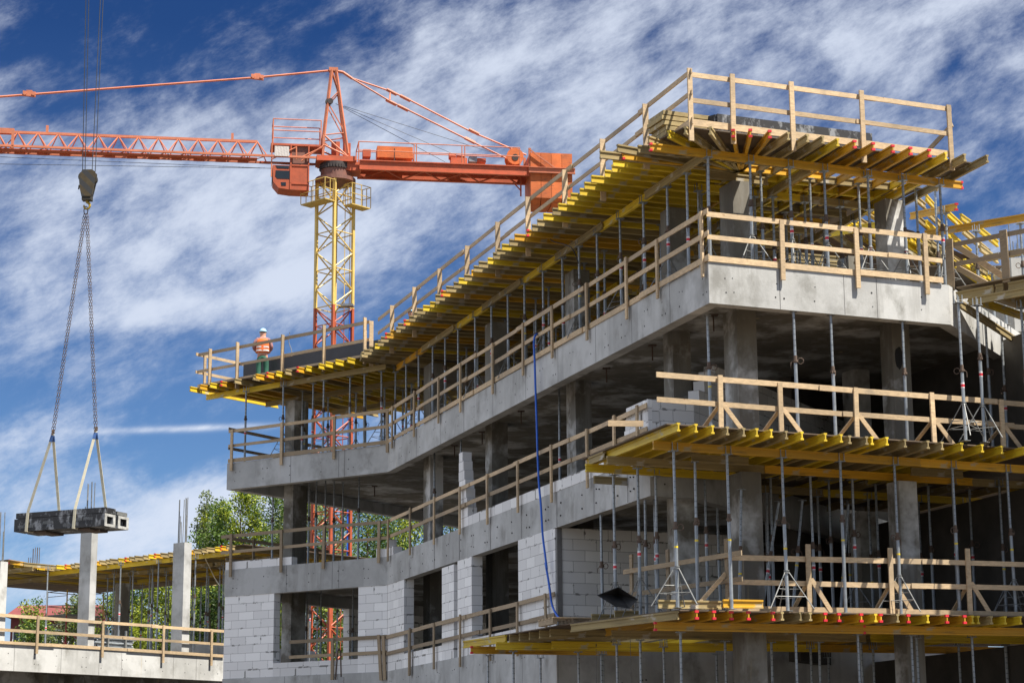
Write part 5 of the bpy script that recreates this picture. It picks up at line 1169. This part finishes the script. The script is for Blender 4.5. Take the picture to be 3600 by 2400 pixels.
for y0, y1, za_, zb4 in ((-WW / 2, -.02, -HH / 2, .09), (.02, WW / 2, -HH / 2 - .01, .08)):
    x = LL / 2 + (.0 if y0 < 0 else .06); mb = LMB(); t_ = .10
    mb.box(x, y0, za_, x + .012, y0 + t_, zb4).box(x, y1 - t_, za_, x + .012, y1, zb4).box(x, y0 + t_, za_, x + .011, y1 - t_, za_ + .07).box(x, y0 + t_, zb4 - .07, x + .011, y1 - t_, zb4); mb.build('end_frame', 'frame_pale', bd)
for k, (x, w_, z) in enumerate(((-1.1, .5, -.12), (-.35, .34, -.05), (.35, .42, -.16), (.95, .3, -.02), (.62, .25, -.02))): LMB().box(x - w_ / 2, -WW / 2 - .006, z - .045, x + w_ / 2, -WW / 2 - .001, z + .035).build('cement_patch', 'film_patch', bd)
cP, sP_ = math.cos(PHI), math.sin(PHI)
def bw(x, y, z): return V((bc_.x + x * cP - y * sP_, bc_.y + x * sP_ + y * cP, bc_.z + z))
for ap, xs, lab in ((eL, -1.03, 'worn white web sling round the left end of the hanging formwork bundle'), (eR, .52, 'worn white web sling round the right part of the hanging formwork bundle')):
    t = thing('web_sling', ap, lab, 'sling')
    nf, ff = bw(xs, -WW / 2 - .012, HH / 2), bw(xs + .28, WW / 2 + .012, HH / 2); nb_, fb = bw(xs - .03, -WW / 2 - .012, -HH / 2 - .014), bw(xs + .28, WW / 2 + .012, -HH / 2 - .016)
    for P in ([ap, nf, nb_, fb], [ap, ff, fb]):
        mb = MB()
        for a, c in zip(P, P[1:]):
            d = (c - a).normalized(); w = V((cP, sP_, 0)); w = (w - d * w.dot(d)).normalized(); k = d.cross(w).normalized(); mb.obox((a + c) / 2, d * (c - a).length / 2, w * .042, k * .006)
        mb.build('strap', 'sling', t)
    for q in (nf, ff):
        d = (q - ap).normalized(); w = V((cP, sP_, 0)); w = (w - d * w.dot(d)).normalized(); mb = MB().obox(ap + d * .13, d * .09, w * .046, d.cross(w).normalized() * .011); mb.build('strap_end', 'sling_blue', t)
    mb = MB().tube(ap + V((-.03, 0, -.02)), ap + V((.03, 0, .12)), .03, 8).tube(ap + V((.04, 0, .02)), ap + V((-.03, 0, .10)), .025, 8); mb.build('shackle', 'rust', t)

# ------------------------------------------------------------------ lower building on the left
LZ = 4.7
lp0, lp1 = onz(0, 2261, LZ), onz(741, 2306, LZ)
LF = Frame((lp0.x, lp0.y), (lp1.x, lp1.y)); lt = V((LF.t.x, LF.t.y, 0)); ln = V((LF.n.x, LF.n.y, 0))
lb = thing('concrete_building', LF.at(0, 0, GZ), 'low unfinished concrete building on the left with a yellow formwork deck', 'building')
mb = MB(); s0_, s1_ = -6, 10.1
def fbox(fr, s0, s1, o0, o1, z0, z1, mb, m=0):
    a = fr.at((s0 + s1) / 2, (o0 + o1) / 2, (z0 + z1) / 2); return mb.obox(a, V((fr.t.x, fr.t.y, 0)) * (s1 - s0) / 2, V((fr.n.x, fr.n.y, 0)) * abs(o0 - o1) / 2, V((0, 0, (z1 - z0) / 2)), m)
fbox(LF, s0_, s1_, 0, -.3, LZ - .86, LZ, mb); ties(mb, LF, 0, s1_, LZ - .86, LZ, 1.0); joints(mb, LF, (.6, 2.55, 4.2, 5.2, 7.6, 8.7), LZ - .86, LZ)
mb.build('edge_beam', ['concrete', 'tie_hole', 'joint'], lb)
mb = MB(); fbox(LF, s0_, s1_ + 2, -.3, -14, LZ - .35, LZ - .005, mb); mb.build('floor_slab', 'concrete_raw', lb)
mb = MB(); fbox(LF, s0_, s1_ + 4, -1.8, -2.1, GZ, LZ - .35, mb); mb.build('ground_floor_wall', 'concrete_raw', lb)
mb = MB(); fbox(LF, s1_ - .9, s1_ + 6, -1.2, -1.5, LZ - .002, LZ + .55, mb); mb.build('parapet', 'concrete', lb)
def lcol(u0, u1, vb, vt, dep=.55, o=-.02, m='concrete'):
    s0, s1 = LF.s_of(u0, vb, o), LF.s_of(u1, vb, o); zt = LF.z_of((u0 + u1) / 2, vt, o); mb = MB(); fbox(LF, s0, s1, o, o - dep, LZ - .002, zt, mb); mb.build('column', m, lb)
    for k in range(9):
        p = LF.at(random.uniform(s0 + .05, s1 - .05), o - random.uniform(.05, dep - .05), 0); h = random.choice((.8, 1.0, 1.6, 1.65)); MB().tube((p.x, p.y, zt - .02), (p.x + random.uniform(-.02, .02), p.y, zt + h), .016, 5).build('rebar_rod', 'steel_old', lb)
lcol(308, 330, 2272, 1855, .58); lcol(638, 664, 2294, 1905, .58); lcol(-8, 18, 2200, 1972)
for s in (11.5,):
    for o in (-7.4,): mb = MB(); fbox(LF, s, s + .4, o, o - .4, LZ, 8.0, mb); mb.build('column', 'concrete_raw', lb)
for s in (2.6, 3.7, 8.2):
    mb = MB(); fbox(LF, s, s + .45, -.7, -1.2, GZ, LZ - .86, mb); mb.build('column', 'concrete_raw', lb)
for k in range(8):
    p = onz(40 + k * 5 + (k % 3) * 3, 1985, 8.5); p = V((p.x + .3, p.y + 1.5, 8.4)); tag(MB().tube(p, p + V((0, 0, random.choice((.55, .9, .95)))), .014, 5).build('rebar_rod', 'rust', origin=p), 'thin rebar starter rod rising above the left end of the low deck', 'rebar', 'starter rods on the low deck')
# its formwork deck
DZ = 8.5
d0_, d1_ = onz(165, 2004, DZ), onz(800, 1930, DZ)
LD = Frame((d1_.x, d1_.y), (d0_.x, d0_.y)); dt = V((LD.t.x, LD.t.y, 0)); din = V((LD.n.x, LD.n.y, 0))
if din.y < 0: din = -din
n_j = 30
for k in range(n_j):
    kd = ('grey', 'orange', 'yellow', 'grey', 'grey')[k % 5]; p = LD.P + LD.t * (LD.L * k / (n_j - 1)); hbeam(V((p.x, p.y, DZ)) - din * random.uniform(-.05, .1), din, 8.8, kd, 'on the low deck of the left building', kd == 'orange')
for oo, kd in ((.45, 'yellow'), (2.6, 'grey'), (4.9, 'yellow'), (7.4, 'grey')):
    s = -.2
    while s < LD.L - .3:
        p = LD.P + LD.t * s; hbeam(V((p.x, p.y, DZ - .16)) + din * oo, dt, min(3.9, LD.L + .4 - s), kd if s < 8 else 'yellow', 'as a stringer under the low deck of the left building'); s += 3.8
pp = [LD.P + LD.t * -.5, LD.P + LD.t * (LD.L + .2)]; dq = V((din.x, din.y))
e1_ = onz(26, 1982, DZ); e2_ = e1_ + dt * 9
for k in range(9): p = e1_ + dt * (.2 + .6 * k); hbeam(V((p.x, p.y, DZ)) + din * .9, din, 8.2, ('grey', 'yellow', 'grey')[k % 3], 'at the dark left end of the low deck')
for oo in (1.2, 3.9): hbeam(V((e1_.x, e1_.y, DZ - .16)) + din * oo, dt, 6.0, 'grey', 'as a stringer at the dark left end of the low deck')
tag(MB().prism([tuple(pp[0] + dq * .35), tuple(pp[1] + dq * .35), (e1_.x, e1_.y), (e2_.x, e2_.y), (e2_.x + dq.x * 11, e2_.y + dq.y * 11), tuple(pp[0] + dq * 8.9)], DZ + .162, DZ + .185).build('plywood_deck', 'ply'), 'plywood of the low formwork deck on the left building', 'deck')
a, c = onz(30, 1980, DZ + .05), onz(170, 2003, DZ); hbeam(a, c - a, (c - a).length, 'orange', 'closing the left end of the low deck', 1)
for u, v in ((170, 2000), (425, 1985), (470, 2007), (535, 2000), (558, 1978), (688, 1960), (775, 1995), (500, 2060), (585, 2020), (640, 2000), (402, 2015)):
    p = onz(u, v, DZ - .16); prop(p.x, p.y, LZ, DZ - .16, 'under the low deck of the left building', 'fork', LD.ang)
for k in range(27):
    p = LD.P + LD.t * (LD.L * ((k // 3) + .5 + random.uniform(-.2, .2)) / 9) + dq * (2.6, 4.9, 7.4)[k % 3]; prop(p.x, p.y, LZ, DZ - .16, 'in the shade under the low deck of the left building', 'fork', LD.ang)
railing('straw coloured guard rail along the low building on the left', LF, .03, -5, s1_ - .1, [LF.s_of(132, 2180, .06), LF.s_of(362, 2200, .06), LF.s_of(575, 2220, .06), LF.s_of(744, 2230, .06)], LZ + .93, LZ + .45, LZ + .05, LZ - .3, LZ + .96, toe_h=.10)
# scaffold tower
sc = onz(175, 2255, LZ); sy = 4.0
sc = onz(222, 2232, LZ)
sc = ond(232, 2200, 87.5)
sct = thing('scaffold_tower', V((sc.x, sc.y, LZ)), 'red and yellow mobile scaffold tower under the low deck of the left building', 'scaffold')
so_ = V(sct.location); sa_, sb_ = lt * 2.0, -ln * 1.3
mb1, mb2_, mb3 = MB(), MB(), MB()
for a in (V((0, 0, 0)), sa_, sb_, sa_ + sb_):
    MB().tube(so_ + a, so_ + a + V((0, 0, 2.55)), .028, 8).build('lower_post', 'scaff_red', sct); MB().tube(so_ + a + V((0, 0, 2.55)), so_ + a + V((0, 0, 3.65)), .028, 8).build('upper_post', 'scaff_yellow', sct)
for z in (.44, .88, 1.3, 1.75, 2.2, 2.51, 3.0, 3.4, 3.62):
    for a, c in ((V((0, 0, 0)), sb_), (sa_, sa_ + sb_)): mb3.tube(so_ + a + V((0, 0, z)), so_ + c + V((0, 0, z)), .015, 6)
for z in (3.0, 3.62):
    for a, c in ((V((0, 0, 0)), sa_), (sb_, sa_ + sb_)): mb3.tube(so_ + a + V((0, 0, z)), so_ + c + V((0, 0, z)), .018, 6)
mb1.tube(so_ + V((0, 0, 1.90)), so_ + sa_ + V((0, 0, 1.02)), .024, 6); mb1.tube(so_ + V((0, 0, 1.02)), so_ + sa_ + V((0, 0, 1.90)), .024, 6)
mb1.build('cross_brace', 'scaff_red', sct); mb3.build('rung', 'steel', sct)
mb = MB().obox(so_ + (sa_ + sb_) / 2 + V((0, 0, 2.60)), sa_ / 2, sb_ / 2, V((0, 0, .03))); mb.build('platform', 'steel_old', sct)
# pile of props on the low building
c = onz(445, 2283, LZ + .05); pb = thing('prop_pile', (c.x, c.y, LZ), 'pile of galvanised props held in a steel rack on the low left building', 'pile')
pc = V((c.x, c.y, LZ)) - ln * .6
for r_ in range(6):
    for k in range(9): b_ = pc + V((0, 0, .14 + r_ * .08)) - ln * (.09 * k + .045 * (r_ % 2)); MB().tube(b_ - lt * (.85 + random.uniform(-.1, .1)), b_ + lt * (.85 + random.uniform(-.1, .1)), .04, 7).build('tube', 'steel', pb)
mb = MB()
for k in (-.4, .4): mb.bar(pc + lt * k + ln * .08 + V((0, 0, 0)), pc + lt * k + ln * .08 + V((0, 0, .75)), .06, .06, up=lt)
mb.build('rack', 'steel_old', pb)
# pale rope
cable('rope', [onz(716, 1945, DZ), onz(722, 1962, DZ - .1), onz(738, 1995, DZ - .3), onz(755, 2030, DZ - .8), onz(773, 2058, DZ - 1.2)], .018, 'sling', 'pale frayed rope dangling from the low deck of the left building', 'rope', 6)

# ------------------------------------------------------------------ people on the roof
def person(loc, rz, label, bend=0.0):
    root = thing('person', loc, label, 'person', None, rz)
    def skin(name, verts, edges, radii, m, lv=2, parent=root):
        me = bpy.data.meshes.new(name); me.from_pydata(verts, edges, []); o = bpy.data.objects.new(name, me); COL.objects.link(o)
        md = o.modifiers.new('skin', 'SKIN'); md.use_smooth_shade = True; sb = o.modifiers.new('sub', 'SUBSURF'); sb.levels = sb.render_levels = lv
        for i, r in enumerate(radii): me.skin_vertices[0].data[i].radius = (r if isinstance(r, tuple) else (r, r))
        me.skin_vertices[0].data[0].use_root = True
        me.materials.append(MATS[m]); o.parent = parent; return o
    # local: faces +y (away from the viewer), z up.  arms bent at the elbow, hands joined in front
    body = [(0, 0, .95), (0, .01, 1.10), (0, 0, 1.28), (0, -.01, 1.42), (0, .02, 1.50), (0, .05, 1.60), (0, .06, 1.70),
            (.19, -.01, 1.41), (.27, -.01, 1.19), (.20, .20, 1.05), (.10, .30, 1.04), (-.19, -.01, 1.41), (-.27, -.01, 1.19), (-.20, .20, 1.05), (-.10, .30, 1.04),
            (.10, 0, .88), (.115, .015, .50), (.12, -.01, .09), (.13, .14, .04), (-.10, 0, .88), (-.115, .015, .50), (-.12, -.01, .09), (-.13, .14, .04)]
    ed = [(0, 1), (1, 2), (2, 3), (3, 4), (4, 5), (5, 6), (3, 7), (7, 8), (8, 9), (9, 10), (3, 11), (11, 12), (12, 13), (13, 14), (0, 15), (15, 16), (16, 17), (17, 18), (0, 19), (19, 20), (20, 21), (21, 22)]
    rad = [(.15, .11), (.14, .105), (.16, .11), (.16, .10), .075, .115, .10, .062, .048, .040, .028, .062, .048, .040, .028, .085, .060, .045, .038, .085, .060, .045, .038]
    skin('body', body, ed, rad, 'skin')
    sh = [(0, 0, .98), (0, .0, 1.12), (0, 0, 1.28), (0, -.01, 1.42), (0, .015, 1.49), (.20, -.01, 1.41), (.285, -.01, 1.19), (.235, .12, 1.09), (-.20, -.01, 1.41), (-.285, -.01, 1.19), (-.235, .12, 1.09)]
    skin('shirt', sh, [(0, 1), (1, 2), (2, 3), (3, 4), (3, 5), (5, 6), (6, 7), (3, 8), (8, 9), (9, 10)], [(.165, .125), (.16, .12), (.175, .12), (.165, .11), .07, .08, .066, .056, .08, .066, .056], 'shirt')
    v = skin('vest', [(0, 0, .97), (0, 0, 1.10), (0, 0, 1.28), (0, -.01, 1.40), (0, .0, 1.46)], [(0, 1), (1, 2), (2, 3), (3, 4)], [(.245, .175), (.235, .17), (.245, .17), (.235, .155), (.15, .12)], 'vest')
    for z in (1.06, 1.17):
        mb = LMB(); n = 24
        for i in range(n):
            a = 2 * math.pi * i / n; c, s = math.cos(a), math.sin(a); k = (abs(c) ** 3.2 + abs(s) ** 3.2) ** (-1 / 3.2)
            for zz in (z - .025, z + .025): mb.v.append(V((.205 * c * k, .152 * s * k, zz)))
        for i in range(n): j = (i + 1) % n; mb.face((2 * i, 2 * j, 2 * j + 1, 2 * i + 1))
        mb.build('reflective_band', 'reflect', v)
    tr = [(0, 0, .98), (0, 0, .92), (.105, 0, .84), (.12, .015, .50), (.125, -.01, .10), (-.105, 0, .84), (-.12, .015, .50), (-.125, -.01, .10)]
    skin('trousers', tr, [(0, 1), (1, 2), (2, 3), (3, 4), (1, 5), (5, 6), (6, 7)], [(.165, .13), (.17, .14), .112, .086, .078, .112, .086, .078], 'trousers')
    for sx_ in (-1, 1): skin('boot', [(sx_ * .125, -.03, .05), (sx_ * .13, .06, .045), (sx_ * .135, .17, .035)], [(0, 1), (1, 2)], [.055, .05, .04], 'dark_iron', 1)
    for sx_ in (-1, 1):
        b = V((sx_ * .10, .30, 1.04))
        for k in range(4): skin('finger', [tuple(b + V((-sx_ * .01, .02, .03 - .018 * k))), tuple(b + V((-sx_ * .05, .045, .03 - .018 * k))), tuple(b + V((-sx_ * .085, .03, .028 - .018 * k)))], [(0, 1), (1, 2)], [.011, .010, .008], 'skin', 1)
        skin('thumb', [tuple(b + V((0, .0, .03))), tuple(b + V((-sx_ * .02, -.02, .06))), tuple(b + V((-sx_ * .05, -.01, .075)))], [(0, 1), (1, 2)], [.012, .011, .009], 'skin', 1)
    # head details
    hz = 1.66
    mb = LMB()
    for i in range(9):
        for j in range(16):
            a, t = 2 * math.pi * j / 16, math.pi / 2 * i / 8; mb.v.append(V((.112 * math.cos(a) * math.cos(t), .055 + .135 * math.sin(a) * math.cos(t), 1.705 + .105 * math.sin(t))))
    for i in range(8):
        for j in range(16): q = (j + 1) % 16; mb.face((i * 16 + j, i * 16 + q, (i + 1) * 16 + q, (i + 1) * 16 + j))
    h = mb.build('helmet', 'helmet', root, smooth=True)
    mb = LMB(); n = 20
    for i in range(n):
        a = 2 * math.pi * i / n; f = 1.22 if math.sin(a) > .3 else 1.08
        for k, z in ((1.0, 1.705), (f, 1.698), (f, 1.690)): mb.v.append(V((.112 * k * math.cos(a), .055 + .135 * k * math.sin(a), z)))
    for i in range(n):
        j = (i + 1) % n
        for k in (0, 1): mb.face((3 * i + k, 3 * i + k + 1, 3 * j + k + 1, 3 * j + k))
    mb.build('helmet_brim', 'helmet', h)
    skin('hair', [(0, .03, 1.66), (0, .035, 1.60)], [(0, 1)], [(.118, .095), (.10, .07)], 'hair')
    mb = LMB()
    mb.tube((0, .135, 1.64), (0, .165, 1.615), .014, 8, 0, .02)
    for sx_ in (-1, 1): mb.tube((sx_ * .083, .055, 1.635), (sx_ * .098, .045, 1.655), .018, 8)
    mb.build('nose_and_ears', 'skin', root)
    mb = LMB()
    for sx_ in (-1, 1): mb.tube((sx_ * .033, .128, 1.655), (sx_ * .033, .137, 1.655), .011, 8)
    mb.build('eyes', 'hair', root); LMB().box(-.025, .13, 1.577, .025, .138, 1.585).build('mouth', 'rust', root)
    return root
pp_ = RAB.at(RAB.s_of(922, 1300, -1.3), -1.3, ROOF + .024)
person(pp_, math.radians(4), 'person seen from behind in orange vest, green trousers and pale blue helmet')
q = BC.at(BC.s_of(1450, 1100, -2.0), -2.0, 0); pz2 = BC.z_of(1450, 1083, -2.0)
person(V((q.x, q.y, max(pz2 - 1.81, ROOF - 1.2))), 2.2, 'person in a pale helmet mostly hidden behind the joist ends of the left roof edge')
# thin bent rods on the roof
for u, v0, v1, dx in ((1027, 1255, 1168, -8),):
    a = RAB.at(RAB.s_of(u, v0, -1.7), -1.7, ROOF + .6); t_ = RAB.at(RAB.s_of(u + dx, v1, -1.7), -1.7, RAB.z_of(u + dx, v1, -1.7)); cable('rebar_rod', [a, a.lerp(t_, .4) + V((.02, 0, 0)), a.lerp(t_, .7) + V((-.05, 0, 0)), t_], .012, 'steel_old', 'thin bent rod standing up behind the black formwork near the man', 'rebar', 5)

# ------------------------------------------------------------------ trees and a red house behind
def tree(u, vtop, y, spread, m, label, seed, dens=5200, leaf=.22, base_v=None):
    rnd = random.Random(seed); p = ond(u, vtop, y); H = p.z - GZ
    root = thing('tree', (p.x, y, GZ), label, 'tree', 'trees behind the buildings')
    mb = LMB(); trunk_top = V((rnd.uniform(-.3, .3), 0, H * .92)); pts = [V((0, 0, 0)), V((.1, 0, H * .3)), V((rnd.uniform(-.2, .2), .1, H * .6)), trunk_top]
    for i, (a, c) in enumerate(zip(pts, pts[1:])): mb.tube(a, c, .30 - .09 * i, 8, 0, .30 - .09 * (i + 1))
    cl_ = []
    nl = 42
    for k in range(nl):
        f = .16 + .84 * (k / (nl - 1)); base_ = V((0, 0, H * f * .93)); a = rnd.uniform(0, 6.28); r = spread * (1 - f) ** .6 * rnd.uniform(.45, 1.1) + spread * .12
        if f < .35: r *= .75
        e = V((r * math.cos(a), r * math.sin(a), H * f + rnd.uniform(-.2, .9) - .2)); mb.tube(base_ * .9 + V((0, 0, 0)), e, .075 * (1.1 - f), 5, 0, .015); cl_.append((e, spread * (.20 + .32 * (1 - f) * rnd.uniform(.6, 1.2))))
        cl_.append((base_.lerp(e, .55), spread * .24))
    mb.build('trunk', 'bark', root)
    # crown: many small leaf sprays round the limb ends
    mats = [m] + [q for q in ('leaf_green', 'leaf_lime', 'leaf_dark', 'leaf_grey') if q != m][:2]
    lm = LMB(); leaf = .095; dens = int(dens * 3.6)
    tot = sum(r * r for _, r in cl_)
    for e, r in cl_:
        n = int(dens * r * r / tot); mi = rnd.choices((0, 1, 2), (.74, .16, .10))[0]
        for _ in range(n):
            d = V((rnd.gauss(0, 1), rnd.gauss(0, 1), rnd.gauss(0, 1.25))); d = d / max(d.length, .01) * r * (rnd.random() ** .55); c = e + d
            a = V((rnd.uniform(-1, 1), rnd.uniform(-1, 1), rnd.uniform(-1, 1))).normalized(); b = a.cross(V((rnd.uniform(-1, 1), rnd.uniform(-1, 1), rnd.uniform(-.3, 1)))).normalized(); s = leaf * rnd.uniform(.55, 1.25)
            i = len(lm.v); lm.v += [c + a * s, c + b * s * .55, c - a * s, c - b * s * .55]; lm.face((i, i + 1, i + 2, i + 3), mi if rnd.random() < .85 else rnd.choice((0, 1, 2)))
    lm.build('crown', mats, root)
tree(858, 1700, 128, 3.8, 'leaf_lime', 'tall slim tree with sunlit lime green leaves left of the main building', 1, 9000)
tree(965, 1712, 131, 4.0, 'leaf_green', 'darker slim tree half hidden behind the left end of the main building', 2, 9000)
tree(775, 1775, 127, 3.5, 'leaf_green', 'mid green tree standing between the lime tree and the low deck', 3, 7500)
tree(714, 1785, 130, 2.6, 'leaf_grey', 'slim grey green tree at the left end of the row of trees', 4, 5500)
tree(1085, 1700, 124, 4.6, 'leaf_grey', 'grey green tree seen behind the orange crane mast', 5, 8000)
tree(1190, 1700, 135, 5.2, 'leaf_green', 'green tree seen between crane mast and second floor columns', 6, 8000)
tree(1300, 1700, 128, 5.2, 'leaf_dark', 'dark tree seen under the rear edge beam of the second floor', 7, 8000)
tree(1430, 1700, 132, 5.2, 'leaf_green', 'green tree seen through the second floor between two columns', 8, 7500)
tree(1585, 1700, 130, 5.2, 'leaf_green', 'green tree glimpsed beyond the block pillar through the second floor', 9, 7500)
tree(570, 2045, 122, 3.8, 'leaf_lime', 'bushy lime green tree seen under the low deck beside the bright column', 10, 7500)
tree(440, 2050, 124, 3.8, 'leaf_green', 'bushy green tree seen under the low deck behind the pile of props', 11, 7500)
tree(740, 2055, 120, 3.6, 'leaf_dark', 'dark bushy tree seen under the low deck beside the main building', 12, 7500)
tree(650, 2040, 126, 3.8, 'leaf_green', 'leafy tree seen behind the bright column of the low building', 13, 7000)
tree(120, 2150, 128, 2.8, 'leaf_green', 'small tree in front of the red house at the left', 14, 5000)
tree(255, 2115, 126, 3.0, 'leaf_grey', 'small grey green tree seen through the scaffold tower', 15, 5000)
h0, h1 = ond(40, 2135, 150), ond(300, 2135, 150); ze, zr_ = ond(40, 2168, 150).z, ond(150, 2118, 152).z
ho = thing('red_house', (h0.x, 150, GZ), 'red house with white window frames seen under the low deck at the left', 'house')
MB().box(h0.x, 150, GZ, h1.x, 158, ze).build('wall', 'house_red', ho)
mb = MB(); mb.v = [V((h0.x - .4, 149.5, ze)), V((h1.x + .4, 149.5, ze)), V((h1.x + .4, 158.5, ze)), V((h0.x - .4, 158.5, ze)), V((h0.x - .4, 154, zr_)), V((h1.x + .4, 154, zr_))]
for f in ((0, 1, 5, 4), (2, 3, 4, 5), (0, 4, 3), (1, 2, 5), (3, 2, 1, 0)): mb.face(f)
mb.build('roof', 'roof_red', ho)
for k in range(4):
    x = h0.x + (h1.x - h0.x) * (k + .5) / 4; z = ze - 1.6
    f = MB().box(x - .5, 149.94, z - .7, x + .5, 150.02, z + .7).build('window', 'white_paint', ho); mb = MB().box(x - .4, 149.92, z - .6, x - .04, 149.935, z + .6).box(x + .04, 149.92, z - .6, x + .4, 149.935, z + .6); o = mb.build('pane', 'glass', ho); o.parent = f; o.matrix_parent_inverse = Matrix.Identity(4); o.location = V((0, 0, 0))
